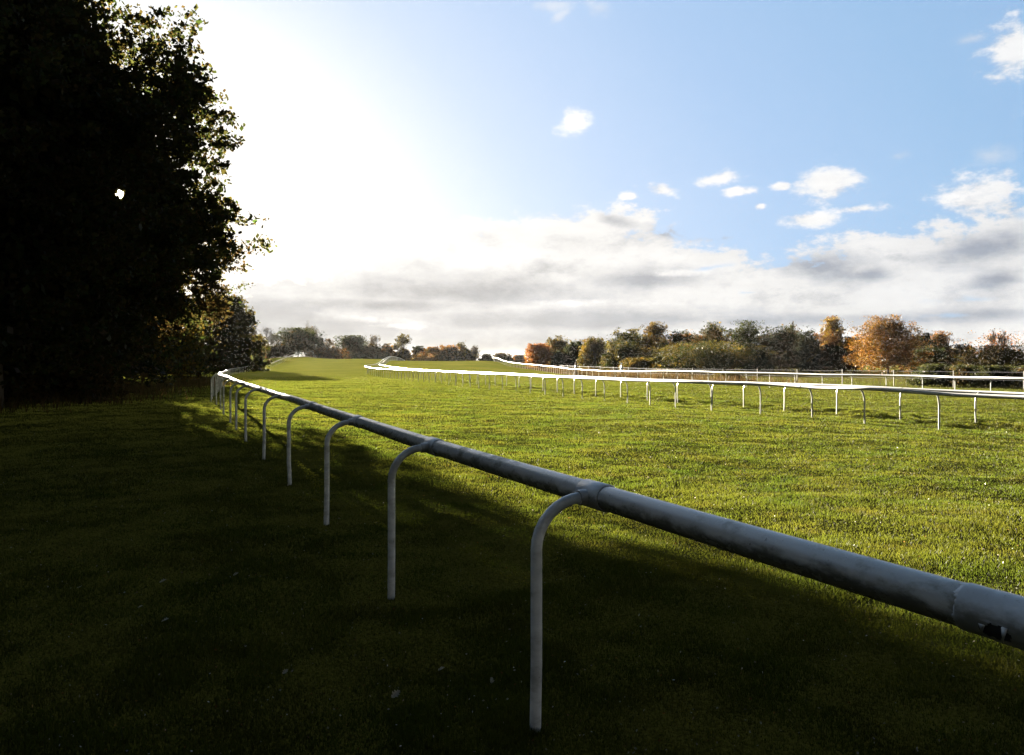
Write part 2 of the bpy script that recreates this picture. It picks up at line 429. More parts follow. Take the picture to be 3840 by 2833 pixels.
def rail_mat(name, wear=1.0, base=(0.74, 0.76, 0.78), rough=0.32, under=0.3):
    m, g = mat(name)
    geo = g.n('ShaderNodeNewGeometry'); pos = geo.outputs['Position']
    n1 = g.noise(g.vm('MULTIPLY', pos, (1, 1, 2.0)), 6.5, 6, 0.65).outputs[0]
    n2 = g.noise(pos, 55.0, 4, 0.7).outputs[0]
    n3 = g.noise(pos, 1.6, 3, 0.5).outputs[0]
    algae = g.m('MULTIPLY', g.sstep(g.m('ADD', n1, g.m('MULTIPLY', g.m('SUBTRACT', n3, .5), .6)), 0.47, 0.72), 0.75 * wear)
    c = g.mix(algae, base, (0.20, 0.19, 0.14))
    spots = g.m('MULTIPLY', g.sstep(g.m('ADD', n2, g.m('MULTIPLY', n1, .5)), 0.90, 1.02), 0.8 * wear)
    c = g.mix(spots, c, (0.05, 0.045, 0.035))
    # green-brown grime plus painted shade on downward faces, with a ragged upper edge
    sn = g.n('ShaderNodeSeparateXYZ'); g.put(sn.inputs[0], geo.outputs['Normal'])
    grime_shade = g.m('MULTIPLY', g.sstep(g.m('ADD', g.m('MULTIPLY', sn.outputs[2], -1.0), g.m('MULTIPLY', g.m('SUBTRACT', n1, .5), 2.2)), -0.50, 0.35), under)
    c = g.mix(grime_shade, c, (0.085, 0.08, 0.06))
    p = g.n('ShaderNodeBsdfPrincipled')
    g.put(p.inputs['Base Color'], c)
    g.put(p.inputs['Roughness'], g.m('ADD', rough, g.m('MULTIPLY', algae, 0.3)))
    p.inputs['Specular IOR Level'].default_value = 0.5
    bp = g.n('ShaderNodeBump'); bp.inputs['Strength'].default_value = 0.15; bp.inputs['Distance'].default_value = 0.003
    g.put(bp.inputs['Height'], n2); g.t.links.new(bp.outputs[0], p.inputs['Normal'])
    return finish(m, g, p.outputs[0])
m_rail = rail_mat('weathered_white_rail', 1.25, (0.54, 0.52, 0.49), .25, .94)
m_post = rail_mat('scuffed_white_post', 0.6, (0.72, 0.72, 0.71))
m_post2 = rail_mat('distant_white_post', 0.3, (0.36, 0.37, 0.36))
m_white = rail_mat('white_rail', 0.25, (0.44, 0.44, 0.45), 0.42)
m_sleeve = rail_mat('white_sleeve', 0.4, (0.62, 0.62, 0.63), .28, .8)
def plain(name, c, rough=0.7):
    m, g = mat(name)
    geo = g.n('ShaderNodeNewGeometry')
    nz = g.noise(geo.outputs['Position'], 14, 4).outputs[0]
    p = g.n('ShaderNodeBsdfPrincipled')
    g.put(p.inputs['Base Color'], g.mix(nz, tuple(v * .75 for v in c), tuple(min(1, v * 1.25) for v in c)))
    p.inputs['Roughness'].default_value = rough
    return finish(m, g, p.outputs[0])
m_hole_shade = plain('hole_shade', (0.022, 0.022, 0.024))  # near-black colour painting the darkness inside the torn sleeve

# ------------------------------------------------------------------ tubes
def tube_arrays(pts, rad, sides=8, cap=True):
    pts = np.asarray(pts, float); k = len(pts)
    rad = np.full(k, rad) if np.isscalar(rad) else np.asarray(rad, float)
    tan = np.gradient(pts, axis=0)
    tan /= np.linalg.norm(tan, axis=1, keepdims=True) + 1e-12
    ref = np.array([0, 0, 1.0]) if abs(tan[:, 2]).max() < 0.9 else np.array([0.31, 0.95, 0.05])
    if abs(tan[:, 2]).max() >= 0.9 and abs(tan[0, 2]) < 0.9: pass
    s = np.cross(tan, ref); s /= np.linalg.norm(s, axis=1, keepdims=True) + 1e-12
    # keep the frame steady along the tube
    for i in range(1, k):
        v = s[i - 1] - tan[i] * np.dot(s[i - 1], tan[i]); nv_ = np.linalg.norm(v)
        if nv_ > 1e-6: s[i] = v / nv_
    u = np.cross(s, tan)
    th = np.linspace(0, 2 * math.pi, sides, endpoint=False)
    v = pts[:, None] + rad[:, None, None] * (np.cos(th)[None, :, None] * s[:, None] + np.sin(th)[None, :, None] * u[:, None])
    v = v.reshape(-1, 3)
    i = np.arange(k - 1)[:, None] * sides; j = np.arange(sides)[None]; jn = (j + 1) % sides
    f = np.stack([i + j, i + jn, i + sides + jn, i + sides + j], -1).reshape(-1, 4)
    if cap:
        for end in (0, k - 1):
            c0 = len(v); v = np.concatenate([v, pts[end][None]])
            jj = np.arange(sides); o = end * sides
            a, b = (o + (jj + 1) % sides, o + jj) if end == 0 else (o + jj, o + (jj + 1) % sides)
            f = np.concatenate([f, np.stack([a, b, np.full(sides, c0), np.full(sides, c0)], -1)])
    return v, f
class Acc:
    def __init__(s): s.v = []; s.f = []; s.n = 0
    def add(s, vf):
        v, f = vf; s.v.append(v); s.f.append(f + s.n); s.n += len(v); return s
    def tube(s, pts, rad, sides=8, cap=True): return s.add(tube_arrays(pts, rad, sides, cap))
    def build(s, name, material, parent=None, smooth=True, origin=None):
        v = np.concatenate(s.v); f = np.concatenate(s.f)
        if origin is not None: v = v - np.asarray(origin)
        # collapse cap quads with a repeated corner into triangles through bmesh-free loops
        tri = f[:, 2] == f[:, 3]
        me = bpy.data.meshes.new(name)
        me.vertices.add(len(v)); me.vertices.foreach_set('co', v.astype(np.float32).ravel())
        q = f[~tri]; t = f[tri][:, :3]
        loops = np.concatenate([q.ravel(), t.ravel()]).astype(np.int32)
        me.loops.add(len(loops)); me.loops.foreach_set('vertex_index', loops)
        me.polygons.add(len(q) + len(t))
        st = np.concatenate([np.arange(len(q)) * 4, len(q) * 4 + np.arange(len(t)) * 3]).astype(np.int32)
        me.polygons.foreach_set('loop_start', st)
        if smooth: me.polygons.foreach_set('use_smooth', np.ones(len(q) + len(t), bool))
        me.update(calc_edges=True)
        if smooth:
            try: me.set_sharp_from_angle(angle=R(50))
            except Exception: pass
        me.materials.append(material)
        return link(name, me, parent)

def catmull(pts, step):
    pts = np.asarray(pts, float)
    p = np.concatenate([[2 * pts[0] - pts[1]], pts, [2 * pts[-1] - pts[-2]]])
    out = []
    for i in range(1, len(p) - 2):
        p0, p1, p2, p3 = p[i - 1], p[i], p[i + 1], p[i + 2]
        d = np.linalg.norm(p2 - p1); m_ = max(2, int(d / step))
        # centripetal-like: limit tangents by local length
        l0 = np.linalg.norm(p1 - p0) + 1e-6; l2 = np.linalg.norm(p3 - p2) + 1e-6
        t1 = ((p1 - p0) / l0 * 0.5 + (p2 - p1) / d * 0.5) * d
        t2 = ((p3 - p2) / l2 * 0.5 + (p2 - p1) / d * 0.5) * d
        for t in np.linspace(0, 1, m_, endpoint=False):
            h1 = 2 * t ** 3 - 3 * t ** 2 + 1; h2 = t ** 3 - 2 * t ** 2 + t; h3 = -2 * t ** 3 + 3 * t ** 2; h4 = t ** 3 - t ** 2
            out.append(h1 * p1 + h2 * t1 + h3 * p2 + h4 * t2)
    out.append(pts[-1])
    return np.array(out)

# ------------------------------------------------------------------ running rails
def make_fence(label, line, group, posts_at=None, spacing=2.35, side=1.0, off=0.29, vext=0.26, post_r=0.026, rail_r=0.056,
               sleeves=0, start=0.0, mats=(None, None), wobble=0.012, seed=1):
    """line: list of (x, y, z of the rail centre). side: +1 posts stand to the left of the line's direction"""
    rs = np.random.default_rng(seed)
    c = catmull(line, 0.35)
    L = np.concatenate([[0], np.cumsum(np.linalg.norm(np.diff(c[:, :2], axis=0), axis=1))])
    root = empty('running_rail', (c[0][0], c[0][1], 0))
    tag(root, label, 'rail fence', group)
    org = np.array([c[0][0], c[0][1], 0.0])
    # gentle unevenness from post to post
    wob = wobble * np.interp(L, np.arange(0, L[-1] + 5, spacing), rs.normal(0, 1, len(np.arange(0, L[-1] + 5, spacing))))
    c = c.copy(); c[:, 2] += wob
    if posts_at is None:
        ss = np.arange(start, L[-1] - 0.2, spacing)
    else:
        ss = []
        for (x, y) in posts_at: ss.append(L[np.argmin(np.hypot(c[:, 0] - x, c[:, 1] - y))])
        last = ss[-1]; ss = list(ss) + list(np.arange(last + spacing, L[-1] - 0.2, spacing))
    dist = np.linalg.norm(c[:, :2], axis=1)
    a = Acc(); a.tube(c, rail_r, 20 if sleeves else 10)
    # pipe joints: thin raised rings
    for s in np.arange(start + 0.2, L[-1], spacing * 2):
        p = np.array([np.interp(s + e, L, c[:, k]) for e in (-.06, .06) for k in range(3)]).reshape(2, 3)
        if np.linalg.norm(p[0][:2]) > 6: a.tube(p, rail_r + 0.005, 12)
    rail = a.build('rail', mats[0], root, origin=org)
    items = []
    for s in ss:
        p = np.array([np.interp(s, L, c[:, k]) for k in range(3)])
        q = np.array([np.interp(s + .3, L, c[:, k]) for k in range(3)])
        d = q - p; d[2] = 0; d /= np.linalg.norm(d) + 1e-9
        nrm = np.array([-d[1], d[0], 0]) * side
        items.append((s, p, d, nrm))
    items.sort(key=lambda t: np.linalg.norm(t[1][:2]))
    rest = Acc(); nrest = 0
    for k, (s, p, d, nrm) in enumerate(items):
        j = rs.normal(0, 1, 3)
        base = p + nrm * (off + .012 * j[0])
        zb = gz(base[0], base[1])
        top = p[2]
        v = min(vext, (top - zb) * .6)
        pts = [[base[0], base[1], zb - 0.12], [base[0], base[1], zb + 0.3 * (top - zb)], [base[0], base[1], top - v]]
        lean = np.array([j[1], j[2], 0]) * 0.008
        pts[0] = list(np.array(pts[0]) + lean)
        for t in np.linspace(0, 1, 9)[1:]:
            th = t * math.pi / 2
            o = base - nrm * (off - .085) * (1 - math.cos(th))
            pts.append([o[0], o[1], top - v + (v - 0.004) * math.sin(th)])
        o = base - nrm * (off - .02); pts.append([o[0], o[1], top - .004])
        if k < 99:
            near = np.linalg.norm(p[:2]) < 30
            aa = Acc(); aa.tube(pts, post_r, 14 if near else 7)
            po = aa.build('post', mats[1], root, origin=org)
            if k < sleeves:
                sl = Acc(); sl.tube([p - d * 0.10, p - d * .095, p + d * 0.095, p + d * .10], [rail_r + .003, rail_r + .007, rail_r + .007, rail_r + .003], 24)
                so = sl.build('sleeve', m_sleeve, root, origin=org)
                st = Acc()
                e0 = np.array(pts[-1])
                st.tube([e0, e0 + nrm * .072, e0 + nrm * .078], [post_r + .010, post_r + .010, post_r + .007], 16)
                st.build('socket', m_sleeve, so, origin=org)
        else:
            rest.tube(pts, post_r, 6); nrest += 1
    if nrest:
        o = rest.build('far_post', mats[1], root, origin=org)
        tag(o, kind='stuff')
    return root, c, L

# near rail: posts measured from the photograph
near_feet = [(.106, 3.56), (-.837, 5.63), (-1.83, 7.97), (-2.96, 10.68), (-4.2, 13.6), (-5.4, 16.3), (-6.45, 18.8), (-7.45, 21.2), (-8.7, 24.2), (-9.8, 27.0), (-10.9, 29.6)]
def off_pt(p, q, o):
    d = np.array(q) - np.array(p); d = d / np.linalg.norm(d)
    return np.array(p) + np.array([d[1], -d[0]]) * o
line = [(3.55, -2.8, RH), (2.27, -.25, RH), (1.187, 1.93, RH)]
pa = []
for i, p in enumerate(near_feet):
    q = near_feet[i + 1] if i + 1 < len(near_feet) else (-12, 32.2)
    o = off_pt(p, q, 0.31)
    line.append((o[0], o[1], gz(o[0], o[1]) * 0 + RH)); pa.append((o[0], o[1]))
line.append((-11.75, 32.3, RH))
line.append((-14.35, 40, RH + .0))
line.append((-20.4, 57.5, 0.84))
for (px, py, d) in near_far: line.append(P(px, py, d))
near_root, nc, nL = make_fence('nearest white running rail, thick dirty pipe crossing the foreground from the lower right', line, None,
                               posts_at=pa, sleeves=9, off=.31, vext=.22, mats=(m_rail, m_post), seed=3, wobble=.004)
org = np.array([nc[0][0], nc[0][1], 0.0])

# torn sleeve on the near rail at the right edge of the picture
def torn_sleeve():
    p = np.array([1.187, 1.93, RH]); d = np.array([1.187 - .384, 1.93 - 3.70, 0]); d /= np.linalg.norm(d)
    s = np.cross(d, [0, 0, 1]); rs = np.random.default_rng(5)
    nseg, nth = 60, 120
    vv = []; ff = []
    vn1 = lambda a, b, q: float(vnoise(np.array([a]), np.array([b]), q)[0])
    for i in range(nseg + 1):
        for j in range(nth):
            th = 2 * math.pi * j / nth
            edge = 0.01 * math.sin(3 * th + 1) + 0.006 * math.sin(7 * th) + rs.normal(0, .003)
            t = -0.10 + 0.30 * i / nseg
            if i == 0: t += edge
            dent = 0.0013 * math.sin(2 * th + i * .13) * math.exp(-((t) / .08) ** 2) + .0017 * vn1(t / .022 + th * .7, th * 2.2, 3) * math.exp(-((t - .02) / .09) ** 2)
            rr = 0.0600 + dent - (0.004 if i in (0, nseg) else 0)
            o = p + d * t + rr * (math.cos(th) * s + math.sin(th) * np.array([0, 0, 1]))
            vv.append(o)
    for i in range(nseg):
        for j in range(nth):
            # a jagged hole on the side towards the viewer
            th = 2 * math.pi * (j + .5) / nth
            tt_ = -0.10 + 0.30 * (i + .5) / nseg
            hole = ((tt_ - .012) / .042) ** 2 + ((((math.degrees(th) + 24 + 180) % 360) - 180) / 19) ** 2 + 1.6 * vn1(tt_ / .012, th / .12, 7)
            if hole < 1: continue
            a, b = i * nth + j, i * nth + (j + 1) % nth
            ff.append((a, b, b + nth, a + nth))
    me = np_mesh('broken_sleeve', np.array(vv) - org, np.array(ff), True)
    me.materials.append(m_sleeve)
    o = link('broken_sleeve', me, near_root)
    o['label'] = 'cracked white pipe sleeve with a torn dark hole'
    co = Acc(); co.tube([p - d * .05, p + d * .10], .0572, 24); co.build('hole_shade_core', m_hole_shade, o, origin=org)  # added dark tube, stands in for shade inside the hole
    # bent shards standing off the hole
    for (t, deg, l, w, bend) in [(-.028, -12, -.020, .016, .008), (.030, -4, -.036, .014, .014)]:
        th = R(deg)
        rad_ = math.cos(th) * s + math.sin(th) * np.array([0, 0, 1])
        tan_ = -math.sin(th) * s + math.cos(th) * np.array([0, 0, 1])
        c0 = p + d * t + rad_ * .0600
        sh = np.array([c0, c0 + d * w, c0 + tan_ * l + rad_ * bend + d * w * .7, c0 + rad_ * .003, c0 + d * w + rad_ * .003, c0 + tan_ * l + rad_ * (bend + .002) + d * w * .7])
        fs = np.array([(0, 1, 2, 2), (3, 5, 4, 4), (0, 3, 4, 1), (1, 4, 5, 2), (2, 5, 3, 0)])
        A_ = Acc(); A_.v = [sh]; A_.f = [fs]; A_.n = 6
        A_.build('shard', m_sleeve, o, smooth=False, origin=org)
torn_sleeve()

# rail A: far side of the near track
A_line = [(24.5, -8, .72), (20.6, 1.5, .72), (15.6, 13.0, .73)]
for (px, ry, h) in [(3535, 1477, 144), (3265, 1462, 135), (3032, 1450.5, 122), (2848, 1443, 113), (2690, 1437, 107), (2550, 1431, 101), (2425, 1427, 93), (2320, 1424.5, 86), (2145, 1418, 76.5), (2005, 1411, 69),
                    (1890, 1405, 62.5), (1802, 1401.5, 58), (1668, 1395, 49), (1588, 1391.5, 44), (1512, 1388, 39), (1443, 1385, 33), (1392, 1380.5, 28.5)]:
    A_line.append(P(px, ry, F * RH / h))
for a_pt in A_far: A_line.append(P(*a_pt))
make_fence('sunlit white rail across the near track, its curved posts leaning left', A_line, 'inner running rails',
           side=-1, vext=.42, off=.33, spacing=2.3, start=.6, mats=(m_white, m_post2), seed=4)
B_line = [(29, -6, .7), (25, 2, .7), (19.5, 13.5, .7)]
for (px, ry, h) in [(3624, 1470.6, 125), (3306, 1456, 113), (3050, 1446, 103), (2845, 1440, 94), (2669, 1434, 85), (2523, 1427.5, 79.5), (2393, 1422.5, 74), (2190, 1414, 66), (2106, 1411, 62), (1969, 1405, 54.5),
                    (1861, 1400, 49.5), (1735, 1395, 42.5), (1645, 1391.5, 37), (1560, 1386, 30), (1490, 1379.5, 26), (1452, 1374, 24)]:
    B_line.append(P(px, ry, F * RH / h))
for b_pt in B_far: B_line.append(P(*b_pt))
make_fence('second white running rail just behind the first sunlit one, with straight looking posts', B_line, 'inner running rails',
           side=1, vext=.30, spacing=2.6, start=.3, mats=(m_white, m_post2), seed=6)
C_line = [(40, 12, .75), (31, 28, .75)] + [P(*c) for c in C_all] + [P(1853, 1352, 250)]
make_fence('farthest thin white rail in front of the autumn trees, dipping from the crest', C_line, None,
           side=-1, spacing=2.5, start=.4, mats=(m_white, m_post2), seed=8)

# ------------------------------------------------------------------ foliage
def set_tone(me, cols, per):
    """face colours repeated onto the mesh corners"""
    at = me.color_attributes.new('tone', 'FLOAT_COLOR', 'CORNER')
    c4 = np.concatenate([cols, np.ones((len(cols), 1))], 1)
    at.data.foreach_set('color', np.repeat(c4, per, axis=0).astype(np.float32).ravel())
def leaf_cloud(cent, size, cols, rng, aspect=0.62, flat=0.0):
    k = len(cent)
    u = rng.normal(size=(k, 3)); u[:, 2] *= (1 - flat); u /= np.linalg.norm(u, axis=1, keepdims=True)
    w = rng.normal(size=(k, 3)); w -= u * (w * u).sum(1, keepdims=True); w /= np.linalg.norm(w, axis=1, keepdims=True)
    s = size[:, None] * .5
    v = np.stack([cent - u * s, cent + w * s * aspect - u * s * .1, cent + u * s, cent - w * s * aspect + u * s * .15], 1).reshape(-1, 3)
    return v
def palette_pick(pal, k, rng, jit=0.18):
    pal = np.array(pal); i = rng.integers(0, len(pal), k)
    c = pal[i] * np.exp(rng.normal(0, jit, (k, 1))) * np.exp(rng.normal(0, jit * .35, (k, 3)))
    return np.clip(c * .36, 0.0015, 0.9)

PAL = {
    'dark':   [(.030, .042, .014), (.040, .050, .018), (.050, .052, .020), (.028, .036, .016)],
    'olive':  [(.120, .100, .028), (.095, .082, .024), (.150, .112, .030), (.080, .072, .022)],
    'gold':   [(.300, .190, .030), (.240, .150, .030), (.180, .125, .030), (.340, .230, .040)],
    'orange': [(.420, .140, .030), (.500, .190, .040), (.340, .120, .035), (.300, .150, .040)],
    'rust':   [(.260, .115, .035), (.210, .100, .035), (.160, .085, .030), (.300, .140, .040)],
    'pink':   [(.400, .150, .070), (.340, .130, .060), (.300, .160, .060), (.200, .110, .050)],
    'oakgold':[(.230, .120, .030), (.200, .095, .026), (.170, .090, .026), (.260, .150, .036), (.110, .080, .025)],
    'brown':  [(.110, .075, .035), (.140, .090, .040), (.090, .065, .032), (.075, .060, .030)],
    'wood':   [(.055, .075, .028), (.065, .075, .030), (.10, .09, .032), (.085, .065, .030)],
    'woodgold': [(.200, .130, .025), (.130, .100, .022), (.070, .065, .020), (.240, .160, .030)],
    'gorse':  [(.065, .075, .035), (.050, .060, .030), (.080, .085, .040), (.045, .050, .028)],
    'bare':   [(.110, .085, .055), (.090, .070, .050), (.130, .095, .060)],
}
def profile(kind, h):
    h = np.asarray(h)
    if kind == 'round': return np.sqrt(np.clip(1 - (2 * h - 1) ** 2, 0, 1)) ** .8
    if kind == 'oak':   return np.interp(h, [0, .1, .3, .55, .8, .93, 1], [.55, .86, 1, .93, .66, .38, .1])
    if kind == 'bush':  return np.interp(h, [0, .15, .4, .7, .9, 1], [.92, 1, .93, .72, .42, .12])
    if kind == 'birch': return np.interp(h, [0, .15, .4, .7, .9, 1], [.6, .95, 1, .6, .28, .06])
    if kind == 'tall':  return np.interp(h, [0, .1, .35, .6, .85, 1], [.6, .9, 1, .9, .6, .2])
    if kind == 'nearoak': return np.interp(h, [0, .12, .28, .38, .48, .56, .68, .78, .9, 1], [.50, .68, .88, .98, 1.05, 1.0, .78, .55, .30, .08])
    return np.ones_like(h)

sun_np = np.array(sun_vec)
def make_tree(name, label, cat, x, y, top, width, kind='round', pal='olive', base=0.12, nclump=60, nleaf=40, leaf=0.3, clump=0.16,
              group=None, seed=0, gap=False, bark=True, pal2=None, split=0.5, twigs=0, opaque=0.35, aspect=0.62, depthf=1.0, spray=7, sprayr=.38):
    """one tree: trunk (with limbs) and crown. top, width in metres; base = crown bottom as a share of the height"""
    rng = np.random.default_rng(1000 + seed)
    zb = gz(x, y)
    H = top - zb
    root = empty(name, (x, y, zb))
    tag(root, label, cat, group)
    rx = width / 2
    cb = H * base; ch = H - cb
    # clump centres, more of them towards the surface
    h = rng.beta(1.25, 1.15, nclump) * .97
    fr = np.where(rng.random(nclump) < .72, rng.uniform(.68, 1.0, nclump), rng.uniform(.05, .7, nclump))
    an = rng.uniform(0, 2 * math.pi, nclump)
    lk = .35 if gap and spray > 7 else 1.0
    lob = 1 + lk * (.16 * np.sin(2 * an + seed) + .12 * np.sin(3 * an + 2 * seed + h * 5) + rng.normal(0, .07, nclump))
    rr = profile(kind, h) * rx * fr * lob
    h = h * (1 - .16 * (1 + np.sin(2 * an + seed * 1.7)) * fr ** 2 * (.5 + .5 * np.cos(5 * an + seed)))
    cc = np.stack([np.cos(an) * rr, np.sin(an) * rr * depthf, cb + h * ch], 1)
    csz = clump * width * np.exp(rng.normal(0, .28, nclump))
    # leaves
    def ball(k, pw=.45):
        o = rng.normal(size=(k, 3)); return o * (rng.random((k, 1)) ** pw) / (np.linalg.norm(o, axis=1, keepdims=True) + 1e-9)
    nsp = spray
    sid = np.repeat(np.arange(nclump), nsp)
    sp = cc[sid] + ball(len(sid), .33) * csz[sid][:, None] * np.array([1, 1, .75])
    per = max(1, nleaf // nsp)
    i2 = np.repeat(np.arange(len(sid)), per); idx = sid[i2]
    ssz = csz[sid] * sprayr * np.exp(rng.normal(0, .3, len(sid)))
    cent = sp[i2] + ball(len(i2), .5) * ssz[i2][:, None] * np.array([1, 1, .6])
    ok = (cent[:, 2] > 0.05) & (cent[:, 2] < H * 1.02)
    cent = cent[ok]; idx = idx[ok]
    size = leaf * np.exp(rng.normal(0, .3, len(cent)))
    cl_tint = np.exp(rng.normal(0, .24, (nclump, 1)))
    cols = palette_pick(PAL[pal], len(cent), rng)
    if pal2:
        c2 = palette_pick(PAL[pal2], len(cent), rng)
        which = (rng.random(nclump) < np.clip(split + (cc[:, 2] / H - .5) * .9, 0, 1))[idx]
        cols = np.where(which[:, None], cols, c2)
    cols = np.clip(cols * cl_tint[idx], .003, .9)
    if opaque > 0:      # larger inner sprays that close the crown's heart
        ni = int(len(cent) * opaque * .22)
        hh = rng.uniform(.08, .86, ni); aa = rng.uniform(0, 2 * math.pi, ni); r2 = profile(kind, hh) * rx * np.sqrt(rng.random(ni)) * (.72 if spray <= 7 else .60)
        ci = np.stack([np.cos(aa) * r2, np.sin(aa) * r2 * depthf, cb + hh * ch], 1)
        cent = np.concatenate([cent, ci]); size = np.concatenate([size, leaf * 2.3 * np.exp(rng.normal(0, .2, ni))])
        cols = np.concatenate([cols, palette_pick(PAL[pal2 or pal], ni, rng)])
    if gap:             # a chink in the crown through which the sun shows
        wp = cent + np.array([x, y, zb]) - np.array([0, 0, EYE])
        t = wp @ sun_np
        dist = np.linalg.norm(wp - t[:, None] * sun_np, axis=1)
        keep = ~((t > 0) & (dist < t * (0.0036 + .0028 * rng.random(len(cent))) + size * .4 * rng.random(len(cent))))
        cent, size, cols = cent[keep], size[keep], cols[keep]
    v = leaf_cloud(cent, size, cols, rng, aspect)
    f = np.arange(len(v)).reshape(-1, 4)
    me = np_mesh('crown', v, f)
    set_tone(me, cols, 4)
    me.materials.append(m_leaf)
    link('crown', me, root)
    # trunk and limbs
    if bark:
        a = Acc()
        tr = max(.05, H * .020)
        top_h = cb + ch * .62
        lean = rng.normal(0, .02 * H, 2)
        tp = [np.array([lean[0] * t * t, lean[1] * t * t, -0.15 + (top_h + .15) * t]) for t in np.linspace(0, 1, 7)]
        a.tube(tp, np.linspace(tr * 1.15, tr * .3, 7), 8)
        order = rng.permutation(nclump)[:min(nclump, 26)]
        for k in order:
            e = cc[k]; t0 = np.clip((e[2] * .62 - .0) / top_h, .12, .95)
            s = np.array([lean[0] * t0 * t0, lean[1] * t0 * t0, top_h * t0])
            mid = s * .45 + e * .55 + np.array([0, 0, -.06 * H * rng.random()])
            rb = tr * (1 - t0) * .45 + .02
            pts_ = [s, s * .75 + mid * .25 + rng.normal(0, .01 * H, 3), mid, e]
            if gap:
                w_ = np.array(pts_) + np.array([x, y, zb]) - np.array([0, 0, EYE])
                ww = np.concatenate([w_[i] + (w_[i + 1] - w_[i]) * np.linspace(0, 1, 12)[:, None] for i in range(3)])
                tt = ww @ sun_np
                if (np.linalg.norm(ww - tt[:, None] * sun_np, axis=1) < tt * .007 + .12).any(): continue
            a.tube(pts_, [rb, rb * .75, rb * .5, rb * .15], 5, False)
        a.build('trunk', m_bark, root)
    return root

def bare_tree(name, label, cat, x, y, top, width, group=None, seed=0, leafpal='bare', nleaf=500, leaf=.35, levels=4, upright=.5, thick=1.0):
    rng = random.Random(500 + seed)
    zb = gz(x, y); H = top - zb
    root = empty(name, (x, y, zb)); tag(root, label, cat, group)
    segs = []
    tips = []
    def grow(p, d, L, r, lev):
        pts = [p]; q = p.copy(); dd = d.copy()
        nseg = 3
        for i in range(nseg):
            dd = dd + np.array([rng.gauss(0, .12), rng.gauss(0, .12), rng.gauss(.03, .06)]); dd /= np.linalg.norm(dd)
            q = q + dd * L / nseg; pts.append(q.copy())
        segs.append((pts, r, lev))
        if lev == 0:
            tips.append(q); return
        kids = 5 if lev > 1 else 6
        for k in range(kids):
            t = rng.uniform(.35, 1.0); i = min(int(t * nseg), nseg - 1); b = pts[i] + (pts[i + 1] - pts[i]) * (t * nseg - i)
            ax = np.array([rng.gauss(0, 1), rng.gauss(0, 1), rng.gauss(.15, .5)]); ax /= np.linalg.norm(ax)
            nd = dd * upright + ax * .62 + np.array([0, 0, .12]); nd /= np.linalg.norm(nd)
            grow(b, nd, L * rng.uniform(.5, .72), r * .5, lev - 1)
    grow(np.array([0, 0, -.1]), np.array([0, 0, 1.0]), H * .42, H * .020 * thick, levels)
    P_ = np.concatenate([np.array(s[0]) for s in segs])
    top0 = P_[:, 2].max(); wid0 = np.percentile(np.hypot(P_[:, 0], P_[:, 1]), 97) * 2
    sc = np.array([width / wid0, width / wid0, H / top0])
    a = Acc(); tw = Acc()
    for (pts, r, lev) in segs:
        pts = np.array(pts) * sc
        (tw if lev <= 1 else a).tube(pts, np.linspace(max(r, .028), max(r * .5, .018), len(pts)), 6 if lev > 2 else 3, False)
    a.build('trunk', m_bark, root)
    tw.build('twigs', m_bark, root)
    if nleaf:
        rg = np.random.default_rng(seed + 77)
        T = np.array(tips) * sc
        c = T[rg.integers(0, len(T), nleaf)] + rg.normal(0, .25, (nleaf, 3))
        cols = palette_pick(PAL[leafpal], nleaf, rg)
        v = leaf_cloud(c, leaf * np.exp(rg.normal(0, .3, nleaf)), cols, rg)
        me = np_mesh('crown', v, np.arange(len(v)).reshape(-1, 4)); set_tone(me, cols, 4); me.materials.append(m_leaf)
        link('crown', me, root)
    return root

# ---- the wood on the left
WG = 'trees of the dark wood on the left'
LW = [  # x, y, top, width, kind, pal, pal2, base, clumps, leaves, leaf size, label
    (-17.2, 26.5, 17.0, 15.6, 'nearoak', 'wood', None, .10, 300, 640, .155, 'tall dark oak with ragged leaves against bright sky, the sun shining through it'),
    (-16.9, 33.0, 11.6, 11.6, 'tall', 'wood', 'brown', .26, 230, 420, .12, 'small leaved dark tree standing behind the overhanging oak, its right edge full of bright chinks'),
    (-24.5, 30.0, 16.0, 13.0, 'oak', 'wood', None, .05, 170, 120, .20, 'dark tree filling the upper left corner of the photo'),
    (-27.0, 41.0, 14.0, 12.0, 'oak', 'wood', None, .02, 150, 110, .22, 'dark leafy tree in the wood left of the sun chink'),
    (-22.5, 37.0, 7.0, 8.0, 'bush', 'wood', 'brown', .0, 120, 100, .20, 'dark rounded understorey tree at the wood edge above the dry tussocks'),
    (-25.0, 47.0, 11.5, 10.0, 'bush', 'wood', None, .0, 140, 100, .22, 'dark tree low in the wood below the sun chink'),
    (-30.0, 60.0, 9.5, 10.0, 'bush', 'wood', 'woodgold', .0, 150, 100, .24, 'dark wood edge tree with a few yellow leaves, well behind the oak'),
    (-36.5, 82.0, 10.5, 10.0, 'bush', 'woodgold', 'wood', .0, 170, 90, .26, 'tree with a sunlit patch of yellow leaves beside the bend of the near rail'),
    (-54.5, 152.0, 13.6, 13.0, 'bush', 'olive', 'wood', .0, 320, 200, .46, 'last dark green tree at the right end of the left wood, against the pale sky'),
    (-43.5, 104.0, 9.0, 9.5, 'bush', 'wood', 'woodgold', .0, 140, 90, .28, 'brownish tree between the yellow leaved one and the end of the wood'),
    (-48.5, 122.0, 9.0, 9.0, 'bush', 'brown', 'wood', .0, 140, 80, .30, 'dull brown tree just left of the end of the left wood'),
]
